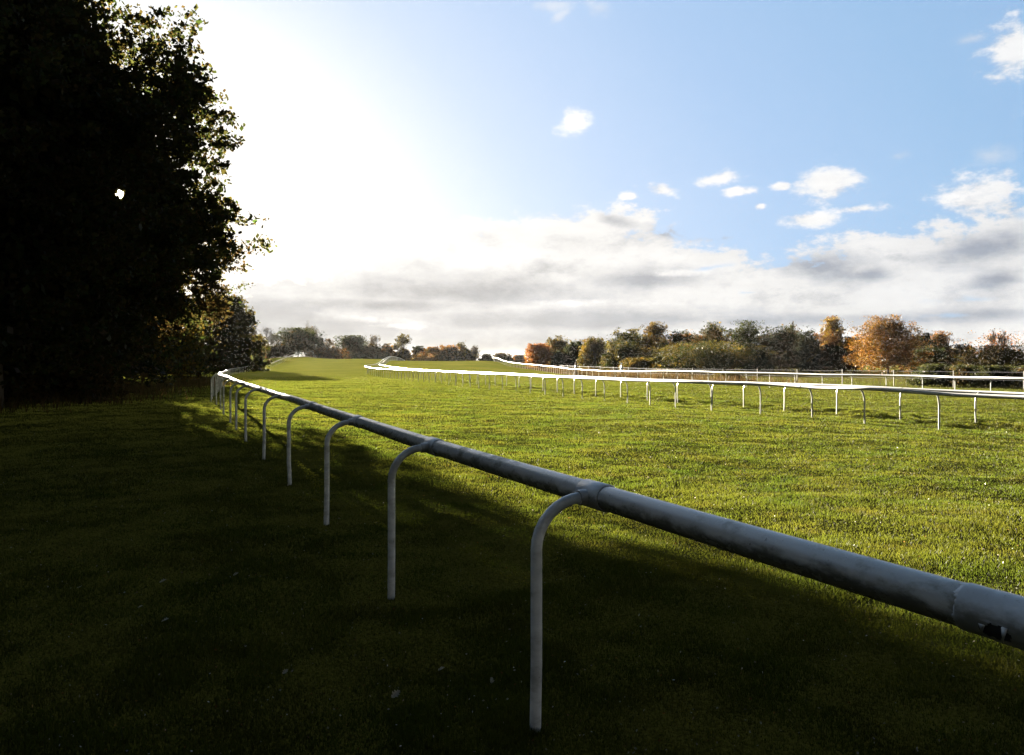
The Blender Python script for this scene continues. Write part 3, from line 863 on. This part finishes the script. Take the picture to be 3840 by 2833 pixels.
for i, (x, y, top, w, kind, pal, pal2, base, nc_, nl_, lf, lab) in enumerate(LW):
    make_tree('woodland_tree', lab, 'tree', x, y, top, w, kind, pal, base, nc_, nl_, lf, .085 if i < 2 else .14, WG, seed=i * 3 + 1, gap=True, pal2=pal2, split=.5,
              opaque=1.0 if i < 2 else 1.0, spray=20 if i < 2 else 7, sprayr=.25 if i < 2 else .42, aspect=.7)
for i, (x, y, top, w) in enumerate([(-17.6, 31.4, 3.2, 5.0), (-18.2, 28.4, 2.6, 4.5), (-21.0, 33.0, 3.6, 6.0), (-24.0, 35.0, 4.0, 7.0), (-24.5, 24.0, 3.5, 6.5)]):
    make_tree('undergrowth_shrub', ['dark undergrowth shrub nearest the shaded turf, hiding the foot of a tree', 'lowest dark shrub in front of the wood near the left edge', 'dark undergrowth shrub deeper in the wood',
              'dark undergrowth shrub farther along the wood edge', 'dark undergrowth shrub at the left edge of the photo'][i], 'shrub', x, y, top, w, 'bush', 'wood', 0, 90, 98, .16, .15,
              'dark undergrowth along the wood edge', seed=80 + i, pal2='brown', opaque=1.0)
# more of the same wood beside and behind the camera; it shades the near turf
for i, (x, y, top, w) in enumerate([(-21, 17, 15, 13), (-17.5, 6, 14, 12), (-18, -6, 15, 13), (-14, -17, 14, 13), (-32, 24, 16, 14), (-34, 50, 14, 14), (-3, -24, 14, 13)]):
    make_tree('woodland_tree', 'dark tree of the wood beside the camera, outside the photo', 'tree', x, y, top, w, 'oak', 'wood', .05, 90, 70, .34, .18, 'trees of the wood out of the picture', seed=60 + i, gap=True, opaque=1.0)

# ---- trees along the skyline
def at_px(px, d): return (px - 1920) / F * d, d
def px_tree(px0, px1, ptop, d, kind, pal, label, group, pal2=None, base=.05, nclump=60, nleaf=84, cat='tree', name='autumn_tree', seed=0, split=.5, leaf=None, clump=.17, opaque=.5):
    x, y = at_px((px0 + px1) / 2, d)
    w = (px1 - px0) / F * d * (1.22 if kind != 'bush' else 1.08)
    top = EYE + (1350 - ptop) / F * d
    lf = leaf or max(.16, d * .00155)
    return make_tree(name, label, cat, x, y, top, w, kind, pal, base, nclump, nleaf, lf, clump, group, seed=seed, pal2=pal2, split=split, opaque=opaque)
FG = 'trees along the far skyline'
GG = 'autumn trees of the grove on the right'
def far_bare(px0, px1, ptop, d, label, seed, nleaf=300, leafpal='bare', levels=4, upright=.5, leaf=.4, name='bare_tree', group=FG, thick=1.0):
    x, y = at_px((px0 + px1) / 2, d)
    return bare_tree(name, label, 'tree', x, y, EYE + (1350 - ptop) / F * d, (px1 - px0) / F * d, group, seed, leafpal, nleaf, leaf, levels, upright, thick)
far_bare(915, 985, 1222, 265, 'leafless tree rising beside the right edge of the left wood', 1, 120)
far_bare(955, 1052, 1222, 280, 'bare spreading tree with two stems above the flat topped hedge', 2, 60, upright=.35)
px_tree(1048, 1192, 1232, 285, 'oak', 'dark', 'round dark evergreen tree on the skyline behind the hilltop marker', FG, pal2='brown', nclump=150, nleaf=84, seed=31, base=.16, split=.75, name='evergreen_tree')
far_bare(1108, 1196, 1200, 300, 'pale bare tree peeping over the top of the round evergreen', 3, 250, upright=.6)
far_bare(1186, 1264, 1262, 292, 'thin brownish half bare tree right of the round evergreen', 4, 900, 'brown', leaf=.5)
px_tree(1268, 1372, 1260, 300, 'oak', 'dark', 'broad dark tree on the skyline, middle of the left group', FG, pal2='brown', nclump=120, nleaf=84, seed=32, split=.7)
far_bare(1352, 1424, 1254, 310, 'wispy bare tree with a flat umbrella top', 5, 300, upright=.3)
px_tree(1366, 1432, 1292, 300, 'round', 'brown', 'low brown tree under the flat topped bare one', FG, seed=33)
px_tree(1425, 1482, 1290, 305, 'round', 'brown', 'low reddish brown tree left of the tall yellowing tree', FG, pal2='rust', seed=34)
far_bare(1470, 1552, 1252, 300, 'tall thin yellowing tree behind the humped rails', 6, 1500, 'olive', leaf=.5, upright=.6)
px_tree(1484, 1546, 1310, 296, 'bush', 'gold', 'yellowish foliage low under the tall thin tree', FG, pal2='brown', seed=35, name='shrub', cat='shrub')
px_tree(1550, 1598, 1300, 305, 'round', 'dark', 'small dull green tree between the yellowing tree and the orange ones', FG, pal2='brown', seed=36)
px_tree(1590, 1648, 1302, 298, 'round', 'rust', 'orange brown skyline tree, left one of the pair', FG, pal2='gold', nclump=70, seed=37)
px_tree(1640, 1720, 1296, 300, 'round', 'rust', 'red brown skyline tree, right one of the pair', FG, pal2='brown', nclump=80, seed=38)
far_bare(1708, 1768, 1282, 305, 'grey green thinning tree right of the red brown pair', 7, 900, 'olive', leaf=.5)
far_bare(1762, 1826, 1290, 302, 'bare tree at the right end of the skyline row', 8, 300)
px_tree(1704, 1790, 1315, 300, 'bush', 'gold', 'golden brown undergrowth below the grey green tree', FG, pal2='brown', seed=39, name='shrub', cat='shrub')
px_tree(1808, 1850, 1330, 298, 'bush', 'dark', 'small dark round bush where the skyline row ends', FG, seed=40, name='shrub', cat='shrub')
px_tree(1852, 1906, 1326, 330, 'bush', 'brown', 'low brown bush beyond the crest at the far rail top', FG, seed=41, name='shrub', cat='shrub')
px_tree(1880, 1925, 1337, 325, 'bush', 'dark', 'low dark bush in the dip beyond the crest', FG, seed=42, name='shrub', cat='shrub')
px_tree(1912, 1972, 1334, 330, 'bush', 'brown', 'low reddish bush in the gap left of the orange cherry', FG, pal2='rust', seed=43, name='shrub', cat='shrub')
# bushes at the foot of the left wood and the flat topped hedge
px_tree(928, 984, 1305, 228, 'bush', 'rust', 'rusty brown bush at the foot of the left wood', FG, pal2='brown', seed=44, name='shrub', cat='shrub')
px_tree(940, 1005, 1283, 250, 'bush', 'brown', 'dull brown thicket below the bare trees', FG, pal2='wood', seed=45, name='shrub', cat='shrub')
px_tree(1150, 1300, 1304, 282, 'bush', 'brown', 'long low brown scrub right of the evergreen', FG, pal2='rust', seed=46, name='shrub', cat='shrub', nclump=80)
px_tree(1290, 1480, 1326, 292, 'bush', 'brown', 'brown scrub along the skyline below the dark tree', FG, pal2='dark', seed=47, name='shrub', cat='shrub', nclump=90)
px_tree(1546, 1720, 1326, 294, 'bush', 'rust', 'rusty scrub along the skyline below the orange pair', FG, pal2='brown', seed=48, name='shrub', cat='shrub', nclump=90)

def hedge(label, p0, p1, w, h, pal, pal2, seed, npl=9000, leaf=.3):
    rng = np.random.default_rng(seed)
    p0 = np.array(p0); p1 = np.array(p1); L = np.linalg.norm(p1 - p0); d = (p1 - p0) / L; nr = np.array([-d[1], d[0]])
    s = rng.uniform(0, L, npl); q = rng.uniform(-.5, .5, npl) * w
    top = h * (1 + .08 * vnoise(s / 1.5, s * 0, seed)); z = top * rng.random(npl) ** .6
    x = p0[0] + d[0] * s + nr[0] * q; y = p0[1] + d[1] * s + nr[1] * q
    zg = ground(x, y)
    o = np.array([p0[0], p0[1], 0])
    cent = np.stack([x, y, zg + z], 1) - o
    cols = palette_pick(PAL[pal], npl, rng)
    c2 = palette_pick(PAL[pal2], npl, rng); cols = np.where((rng.random(npl) < .4)[:, None], c2, cols)
    v = leaf_cloud(cent, leaf * np.exp(rng.normal(0, .3, npl)), cols, rng)
    me = np_mesh('hedge', v, np.arange(len(v)).reshape(-1, 4)); set_tone(me, cols, 4); me.materials.append(m_leaf)
    ob = link('hedge', me, None, tuple(o)); tag(ob, label, 'hedge'); return ob
hx0, hy0 = at_px(975, 262); hx1, hy1 = at_px(1098, 262)
hedge('dark clipped hedge with a lit flat top, left of the hilltop marker', (hx0, hy0), (hx1, hy1), 3.0, 2.9 + (EYE - (1312 - 1350) / F * 262 - EYE) * .0 + 1.0, 'brown', 'dark', 5, 9000, .45)

# ---- the grove on the right
G_ = [
    (1975, 2062, 1290, 182, 'round', 'orange', None, 'bright orange cherry tree at the left end of the grove', {}),
    (2035, 2148, 1262, 186, 'bush', 'olive', 'gold', 'olive green tree with an orange tinged top beside the cherry', {}),
    (2075, 2120, 1320, 172, 'bush', 'dark', None, 'small dark bush in front of the olive green tree', {}),
    (2112, 2202, 1282, 170, 'bush', 'dark', None, 'dark green tree behind the walker in black', {}),
    (2170, 2272, 1272, 158, 'bush', 'gold', 'olive', 'golden brown bushy tree right of the walker in black', {}),
    (2262, 2412, 1286, 148, 'bush', 'dark', 'olive', 'broad dark tree behind the walker in blue', {'nclump': 90}),
    (2280, 2425, 1230, 160, 'tall', 'olive', 'dark', 'feathery dark olive tree rising behind the broad dark one', {'nclump': 80}),
    (2400, 2514, 1210, 158, 'birch', 'brown', 'gold', 'tall light brown birch left of the big dark trees', {'base': .15}),
    (2494, 2612, 1234, 155, 'round', 'dark', 'rust', 'dark tree with a brown flushed crown right of the birch', {'base': .1}),
    (2350, 2440, 1343, 128, 'round', 'olive', 'gold', 'low golden bush between the two broad dark trees', {}),
    (2400, 2560, 1300, 150, 'bush', 'brown', 'olive', 'shaded brown tree filling the space below the birch', {}),
    (2500, 2770, 1282, 132, 'round', 'olive', 'dark', 'wide olive shrub in front of the tallest dark trees', {'nclump': 140, 'base': 0}),
    (2612, 2732, 1212, 155, 'tall', 'dark', 'brown', 'tall dark tree, left one of the two highest', {'nclump': 80}),
    (2738, 2868, 1204, 153, 'round', 'dark', None, 'tall dark round headed tree, right one of the two highest', {'nclump': 90}),
    (2838, 3005, 1226, 145, 'tall', 'dark', 'brown', 'dark brownish tree with a ragged top in the middle of the grove', {'nclump': 100}),
    (2780, 2900, 1300, 134, 'bush', 'olive', 'dark', 'dim green shrub at the foot of the round headed dark tree', {}),
    (2982, 3082, 1234, 150, 'round', 'dark', None, 'dark tree just left of the tall golden birch', {'nclump': 70}),
    (2990, 3090, 1278, 138, 'bush', 'olive', 'dark', 'olive tree catching light in front of the golden birch', {}),
    (3068, 3176, 1188, 142, 'birch', 'gold', 'rust', 'tall golden birch with a windblown pointed top', {'nclump': 90, 'base': .1}),
    (3060, 3180, 1290, 136, 'bush', 'dark', 'brown', 'dark shaded tree below the golden birch', {}),
    (3160, 3240, 1258, 140, 'round', 'dark', 'rust', 'dark tree squeezed between the birch and the big orange oak', {}),
    (3232, 3428, 1186, 112, 'oak', 'oakgold', 'rust', 'big orange oak, the most colourful tree of the grove', {'nclump': 260, 'nleaf': 105, 'base': .12}),
    (3424, 3506, 1239, 126, 'tall', 'dark', None, 'dark tree peeping out right of the big orange oak', {}),
    (3470, 3580, 1244, 130, 'birch', 'rust', 'brown', 'rusty birch right of the big orange oak', {'base': .15}),
    (3400, 3570, 1300, 118, 'bush', 'dark', 'olive', 'low dark tree between the orange oak and the gorse', {}),
    (3655, 3826, 1240, 108, 'round', 'pink', 'rust', 'pinkish orange cherry near the right edge', {'nclump': 60, 'nleaf': 34, 'base': .2, 'opaque': .15}),
    (3610, 3900, 1298, 98, 'bush', 'brown', 'olive', 'wide brown and green shrub under the pinkish cherry', {'nclump': 110}),
    (3860, 4040, 1250, 105, 'round', 'dark', 'olive', 'dark green tree cut by the right edge', {}),
]
for i, (p0, p1, pt, d, kind, pal, pal2, lab, kw) in enumerate(G_):
    px_tree(p0, p1, pt, d * .98, kind, pal, lab, GG, pal2=pal2, seed=100 + i, **{**dict(nclump=75, nleaf=147, leaf=max(.14, d * .00135)), **kw})
for i, (p0, p1, pt, d, kind, pal, pal2, lab) in enumerate([
    (2150, 2310, 1272, 180, 'round', 'brown', 'dark', 'brown tree in the back row behind the golden brown bushy tree'),
    (2350, 2490, 1256, 178, 'round', 'dark', 'olive', 'dark tree in the back row just left of the light brown birch'),
    (2550, 2680, 1250, 176, 'round', 'brown', 'dark', 'dull brown back row tree left of the two tallest dark trees'),
    (2680, 2800, 1232, 176, 'round', 'dark', 'brown', 'back row tree closing the gap between the two tallest dark trees'),
    (2880, 3060, 1244, 172, 'oak', 'dark', 'brown', 'broad back row tree left of the tall golden birch'),
    (3120, 3260, 1268, 165, 'round', 'brown', 'dark', 'back row tree in the gap right of the golden birch'),
    (3380, 3500, 1264, 160, 'round', 'brown', 'dark', 'back row tree behind the right side of the orange oak'),
    (3500, 3680, 1302, 150, 'oak', 'dark', 'brown', 'low back row tree left of the pinkish cherry')]):
    px_tree(p0, p1, pt, d, kind, pal, lab, GG, pal2=pal2, seed=200 + i, nclump=70, nleaf=84, base=0, leaf=.28)
far_bare(2632, 2706, 1206, 158, 'thin half bare tree showing above the left one of the two tallest dark trees', 11, 350, 'gold', leaf=.3, group=GG)
far_bare(2905, 2990, 1208, 150, 'pale twiggy tree top behind the ragged dark tree', 12, 350, 'brown', leaf=.3, group=GG)
far_bare(3588, 3664, 1288, 118, 'thin dark small tree left of the pinkish cherry', 13, 700, 'dark', leaf=.25, group=GG)
far_bare(3700, 3800, 1236, 104, 'bare twiggy top rising through the pinkish cherry', 14, 400, 'pink', leaf=.22, group=GG)
far_bare(2196, 2266, 1260, 152, 'wispy willow like tree top behind the golden brown bushy tree', 15, 900, 'olive', leaf=.3, group=GG)
# gorse at the far right and small shrubs by the rail
for i, (p0, p1, pt, d, lab) in enumerate([(3420, 3570, 1366, 60, 'dense grey green gorse bush, leftmost of the row'),
                                     (3545, 3680, 1370, 61, 'dark gorse bush, second from the left in the row'),
                                     (3655, 3800, 1372, 58, 'dark gorse bush, third in the row, under the cherry'),
                                     (3770, 3960, 1374, 57, 'gorse bush cut by the right edge of the photo')]):
    px_tree(p0, p1, pt, d, 'bush', 'gorse', lab, 'gorse bushes behind the farthest rail', pal2='brown' if i % 2 else 'gorse', base=0, nclump=110, nleaf=80, cat='gorse bush', name='gorse_bush', seed=150 + i, leaf=.10, clump=.15)
px_tree(2678, 2796, 1396, 74, 'bush', 'dark', 'low leafy dark shrub just behind the farthest rail', None, pal2='olive', base=0, nclump=60, nleaf=60, cat='shrub', name='shrub', seed=160, leaf=.14)
px_tree(2788, 2838, 1424, 66, 'bush', 'brown', 'small brown tussock on the straw coloured grass right of the low shrub', None, base=0, nclump=30, nleaf=60, cat='tussock', name='tussock', seed=161, leaf=.12)

# ------------------------------------------------------------------ grasses
def blades(x, y, zoff, hgt, wid, cols, rng, lean=.45):
    k = len(x); z = ground(x, y) + zoff
    a = rng.uniform(0, 2 * math.pi, k); b = rng.uniform(0, 2 * math.pi, k)
    wv = np.stack([np.cos(a), np.sin(a), np.zeros(k)], 1) * (wid * .5)[:, None]
    ln = np.stack([np.cos(b), np.sin(b), np.zeros(k)], 1) * (hgt * lean * np.abs(rng.normal(0, 1, k)))[:, None]
    base = np.stack([x, y, z], 1); up = np.stack([np.zeros(k), np.zeros(k), hgt], 1)
    v = np.stack([base - wv, base + wv, base + up + ln], 1).reshape(-1, 3)
    return v, np.arange(3 * k).reshape(-1, 3)
def turf_cols(x, y, rng, jit=.15):
    k = len(x)
    m1 = np.clip(vnoise(x / .7, y / .7, 21) + .5 * vnoise(x / 4, y / 4, 22) + .5, 0, 1)[:, None]
    m2 = np.clip(vnoise(x / .33, y / .33, 25) * 1.4 + rng.normal(0, .3, k) + .15, 0, 1)[:, None]
    c = np.array([.028, .043, .0068]) * (1 - m1) + np.array([.047, .0535, .0092]) * m1
    c = c * (1 - m2 * .5) + np.array([.045, .033, .010]) * m2 * .5
    return np.clip(c * np.exp(rng.normal(0, jit, (k, 1))), .005, .8)
def turf():
    rng = np.random.default_rng(3)
    N = 2800000
    th = rng.uniform(R(-50), R(52), N)
    r = 2.2 * (120 / 2.2) ** (rng.random(N) ** 1.0)
    x = np.sin(th) * r; y = np.cos(th) * r
    keep = np.ones(N, bool)
    tuft = np.clip(vnoise(x / .22, y / .22, 31) + vnoise(x / .9, y / .9, 32) * .9 + .5, 0.05, 1.4)
    keep &= (rng.random(N) < .45 + .6 * tuft) & (rng.random(N) < np.clip((120 - r) / 75, 0, 1))
    x, y, r, tuft = x[keep], y[keep], r[keep], tuft[keep]
    k = len(x)
    pch = poach(x, y)
    hgt = (.015 + .016 * tuft) * np.exp(rng.normal(0, .25, k)) * (1 + r / 90) * (1 + pch * .9 * tuft)
    wid = .0030 * (1 + r / 7.0) * rng.uniform(.7, 1.3, k)
    cols = turf_cols(x, y, rng)
    v, f = blades(x, y, -.004, hgt, wid, cols, rng, .55)
    me = np_mesh('grass', v, f); set_tone(me, cols, 3); me.materials.append(m_blade)
    o = link('grass', me); tag(o, 'short green mown turf covering the racecourse', 'grass', kind='stuff')
turf()
def rough():
    # tall straw coloured grass behind the farthest rail
    rng = np.random.default_rng(8)
    N = 60000
    t = rng.uniform(0, 1, N)
    y = 62 + t * 110; xc = np.interp(y, Cy, Cx)
    x = xc + 1.0 + np.abs(rng.normal(0, 3.2, N)) * (1 + t)
    patch = np.clip(vnoise(x / 2.5, y / 4, 41) * 1.6 + .5, 0.02, 1)
    k_ = rng.random(N) < patch; x, y = x[k_], y[k_]; k = len(x)
    hgt = rng.uniform(.35, 1.0, k) * np.clip(vnoise(x / 3, y / 5, 43) + .75, .3, 1.2); wid = rng.uniform(.03, .07, k)
    c = palette_pick([(.085, .055, .034), (.10, .068, .042), (.065, .04, .027), (.055, .045, .022)], k, rng)
    v, f = blades(x, y, -.03, hgt, wid, c, rng, .3)
    me = np_mesh('tall_dry_grass', v, f); set_tone(me, c, 3); me.materials.append(m_blade)
    tag(link('tall_dry_grass', me), 'tall straw brown grass behind the farthest rail', 'dry grass', kind='stuff')
    # dry tussocks at the edge of the wood, left
    N = 16000
    y = rng.uniform(24, 95, N); xc = np.interp(y, [24, 32, 45, 60, 80, 100], [-15.5, -17.2, -20.0, -23.6, -30.5, -38])
    x = xc - rng.normal(0.6, 1.5, N) + 2.0 * vnoise(y / 3, y * 0, 52)
    patch = np.clip(vnoise(x / 1.2, y / 2, 51) * 2 + .55, .0, 1); k_ = rng.random(N) < patch; x, y = x[k_], y[k_]; k = len(x)
    c = palette_pick([(.20, .12, .06), (.16, .10, .05), (.12, .11, .04)], k, rng)
    v, f = blades(x, y, -.02, rng.uniform(.2, .7, k), rng.uniform(.015, .04, k), c, rng, .4)
    me = np_mesh('tall_dry_grass', v, f); set_tone(me, c, 3); me.materials.append(m_blade)
    tag(link('tall_dry_grass', me), 'dry brown tussocks and leaf litter along the edge of the left wood', 'dry grass', kind='stuff')
rough()

# ------------------------------------------------------------------ fallen leaves
def oak_leaf(loc, size, rot, curl, col, label):
    rng = random.Random(int(loc[0] * 1000) + 5)
    outline = []
    nl = 4
    for s in (1, -1):
        seg = []
        for i in range(nl * 4 + 1):
            t = i / (nl * 4)
            w = .30 * math.sin(math.pi * min(1, t * .9 + .08)) * (1 + .38 * math.sin(t * nl * 2 * math.pi - 1.2))
            seg.append((t - .5, s * max(.01, w)))
        outline.append(seg)
    vv = []; ff = []
    m_ = len(outline[0])
    for i in range(m_):
        t = outline[0][i][0]
        for w in (outline[0][i][1], 0.0, outline[1][i][1]):
            z = curl * (abs(w) * 1.6) ** 1.3 + curl * .5 * (t + .5) ** 2
            vv.append((t, w, z))
    for i in range(m_ - 1):
        a = i * 3
        ff += [(a, a + 1, a + 4, a + 3), (a + 1, a + 2, a + 5, a + 4)]
    v = np.array(vv) * size
    me = np_mesh('fallen_leaf', v, np.array(ff), True)
    set_tone(me, np.array([col] * len(ff)), 4)
    me.materials.append(m_litter)
    o = link('fallen_leaf', me, None, loc); o.rotation_euler = rot
    tag(o, label, 'fallen leaf', 'pale fallen leaves on the shaded turf')
for (px, py, s, ang, tilt, lab) in [(1484, 2633, .075, .9, .5, 'largest pale curled leaf on the dark turf near the bottom, left of the nearest post'),
                               (1656, 2533, .05, .1, .3, 'small pale leaf on the dark turf, uppermost of the three near the nearest post'),
                               (1842, 2575, .055, 1.5, .7, 'pale upright leaf on the dark turf closest to the foot of the nearest post'),
                               (300, 2222, .07, -.6, .2, 'pale leaf lying in the dark grass near the left edge'),
                               (612, 2200, .075, .4, .2, 'yellowish leaf in the dark grass, upper one left of the second post'),
                               (526, 2295, .05, .2, .2, 'tiny pale leaf in the dark grass left of centre'),
                               (620, 2350, .07, .0, .3, 'grey leaf in the dark grass below the yellowish one'),
                               (885, 2175, .06, .7, .3, 'faint yellow leaf in the dark grass between the left side and the third post'),
                               (1070, 2556, .05, 1.0, .4, 'faint pale leaf near the bottom, left of the largest curled leaf')]:
    d = EYE * F / (py - 1350); x = (px - 1920) / F * d
    oak_leaf((x, d, gz(x, d) + .030), s * .72, (tilt, -.25, ang), .35, (.40, .36, .27), lab)
def litter():
    rng = np.random.default_rng(17); N = 3600
    th = rng.uniform(R(-37), R(37), N); r = 3 * (45 / 3) ** rng.random(N)
    x = np.sin(th) * r; y = np.cos(th) * r; z = ground(x, y) + .045
    pal = [(.50, .46, .36), (.24, .10, .03), (.34, .20, .06), (.60, .58, .50)]
    c = palette_pick(pal, N, rng)
    v = leaf_cloud(np.stack([x, y, z], 1), rng.uniform(.007, .014, N) * (1 + r / 20), c, rng, .7, .5)
    me = np_mesh('leaf_scraps', v, np.arange(len(v)).reshape(-1, 4)); set_tone(me, c, 4); me.materials.append(m_litter)
    tag(link('leaf_scraps', me), 'tiny pale and brown leaf scraps speckled through the turf', 'leaf litter', kind='stuff')
litter()

# ------------------------------------------------------------------ marker on the hilltop
mx, my, mz = P(1117, 1324, 241)
zg = gz(mx, my)
mk = empty('marker_post', (mx, my, zg)); tag(mk, 'small white marker board on a post above the rail on the left hilltop', 'marker')
a = Acc(); a.tube([(0.28, 0, -.2), (0.28, 0, mz - zg + .35)], .06, 8); a.build('post', m_white, mk)
bm = bmesh.new(); bmesh.ops.create_cube(bm, size=1)
bmesh.ops.scale(bm, vec=(.50, .06, .60), verts=bm.verts); bmesh.ops.translate(bm, vec=(-.02, -.09, mz - zg - .28), verts=bm.verts)
bmesh.ops.bevel(bm, geom=bm.edges[:], offset=.02, segments=2, affect='EDGES')
me = bpy.data.meshes.new('board'); bm.to_mesh(me); bm.free(); me.materials.append(m_white); link('board', me, mk); me.materials[0] = m_post2

# ------------------------------------------------------------------ wire fence behind the farthest rail
wf = empty('wire_fence', (40, 40, 0)); tag(wf, 'thin dark wire fence on slim stakes behind the farthest rail', 'wire fence')
wl = np.array([P(3840, 1421, 52), P(3159, 1407, 66), P(2762, 1398, 78), P(2502, 1391, 90), P(2322, 1392, 103), P(2161, 1386, 122), P(2100, 1380, 140)])
wl[:, 2] = ground(wl[:, 0], wl[:, 1]); wc = catmull(wl, 1.0); wc[:, 2] = ground(wc[:, 0], wc[:, 1])
m_wire = plain('dark_wire', (.05, .055, .07)); m_stake = plain('weathered_stake', (.10, .09, .08))
a = Acc()
for hh in (.6, 1.12): a.tube(wc + np.array([0, 0, hh]) - np.array([40, 40, 0]), .012, 4)
a.build('wire', m_wire, wf)
for i in range(0, len(wc), 5):
    p = wc[i] - np.array([40, 40, 0])
    a = Acc(); a.tube([p - np.array([0, 0, .1]), p + np.array([0, 0, 1.22])], .035, 6); a.build('stake', m_stake, wf)

# ------------------------------------------------------------------ walkers
def person(label, x, y, face, jacket, trousers, hair, stride=.32):
    z = gz(x, y)
    root = empty('person', (x, y, z)); root.rotation_euler = (0, 0, face)
    tag(root, label, 'person', 'walkers behind the farthest rail')
    def skin(name, verts, edges, radii, material, rootv=0, sub=2):
        me = bpy.data.meshes.new(name); me.from_pydata(verts, edges, [])
        o = link(name, me, root)
        sk = o.modifiers.new('skin', 'SKIN'); sv = me.skin_vertices[0].data
        for i, r_ in enumerate(radii): sv[i].radius = r_ if isinstance(r_, tuple) else (r_, r_)
        sv[rootv].use_root = True
        ss = o.modifiers.new('sub', 'SUBSURF'); ss.levels = ss.render_levels = sub
        me.materials.append(material)
        return o
    s = stride
    # faces +Y; one continuous body
    V_ = [(0, 0, .96), (0, .01, 1.15), (0, .02, 1.38), (0, .03, 1.50), (0, .05, 1.60), (0, .05, 1.73),
          (.10, 0, .90), (.11, s * .45, .50), (.11, s * .75, .08), (.11, s * .75 + .16, .03),
          (-.10, 0, .90), (-.11, -s * .2, .50), (-.11, -s * .95, .12), (-.11, -s * .95 + .15, .03),
          (.19, .02, 1.42), (.25, -.12, 1.16), (.24, -.02, .93), (.24, .03, .84),
          (-.19, .02, 1.42), (-.25, .10, 1.16), (-.24, .24, .98), (-.24, .29, .92)]
    E_ = [(0, 1), (1, 2), (2, 3), (3, 4), (4, 5), (0, 6), (6, 7), (7, 8), (8, 9), (0, 10), (10, 11), (11, 12), (12, 13),
          (2, 14), (14, 15), (15, 16), (16, 17), (2, 18), (18, 19), (19, 20), (20, 21)]
    Rr = [(.15, .11), (.15, .11), (.17, .11), .055, .075, .085, .09, .065, .045, .04, .09, .065, .045, .04, .06, .045, .035, .035, .06, .045, .035, .035]
    skin('body', V_, E_, Rr, trousers)
    skin('jacket', [(0, 0, .88), (0, .01, 1.15), (0, .02, 1.40), (0, .03, 1.50), (.19, .02, 1.42), (.25, -.12, 1.16), (.24, -.03, .96), (-.19, .02, 1.42), (-.25, .10, 1.16), (-.24, .23, 1.0)],
         [(0, 1), (1, 2), (2, 3), (2, 4), (4, 5), (5, 6), (2, 7), (7, 8), (8, 9)],
         [(.19, .15), (.18, .14), (.20, .14), .08, .085, .065, .055, .085, .065, .055], jacket)
    skin('hair', [(0, .03, 1.60), (0, .03, 1.72), (0, .05, 1.80)], [(0, 1), (1, 2)], [.07, .10, .07], hair)
m_black = plain('dark_cloth', (.018, .016, .018)); m_skin = plain('skin', (.35, .2, .14)); m_grey = plain('grey_cloth', (.10, .08, .09))
m_blue = plain('blue_cloth', (.05, .13, .20)); m_navy = plain('navy_cloth', (.02, .025, .04)); m_hair = plain('grey_hair', (.16, .13, .12))
x, y = at_px(2159, 103); person('walker in dark clothes striding behind the farthest rail', x, y, R(100), m_black, m_black, m_hair)
x, y = at_px(2330, 92); person('walker in a blue jacket behind the farthest rail', x, y, R(-80), m_blue, m_navy, m_blue)

# ------------------------------------------------------------------ autumn haze
hz = bpy.data.meshes.new('haze')
bm = bmesh.new(); bmesh.ops.create_cube(bm, size=1)
for v in bm.verts: v.co = Vector((v.co.x * 18600, v.co.y * 18600, -8.0 if v.co.z < 0 else 30.0))
bm.to_mesh(hz); bm.free()
m_haze = bpy.data.materials.new('haze'); m_haze.use_nodes = True; m_haze.node_tree.nodes.clear(); g = NT(m_haze.node_tree)
pv = g.n('ShaderNodeVolumePrincipled'); pv.inputs['Color'].default_value = (.92, .93, .95, 1); pv.inputs['Density'].default_value = HAZE; pv.inputs['Anisotropy'].default_value = .1
o_ = g.n('ShaderNodeOutputMaterial'); g.t.links.new(pv.outputs[0], o_.inputs['Volume'])
hz.materials.append(m_haze); tag(link('haze', hz), kind='stuff')
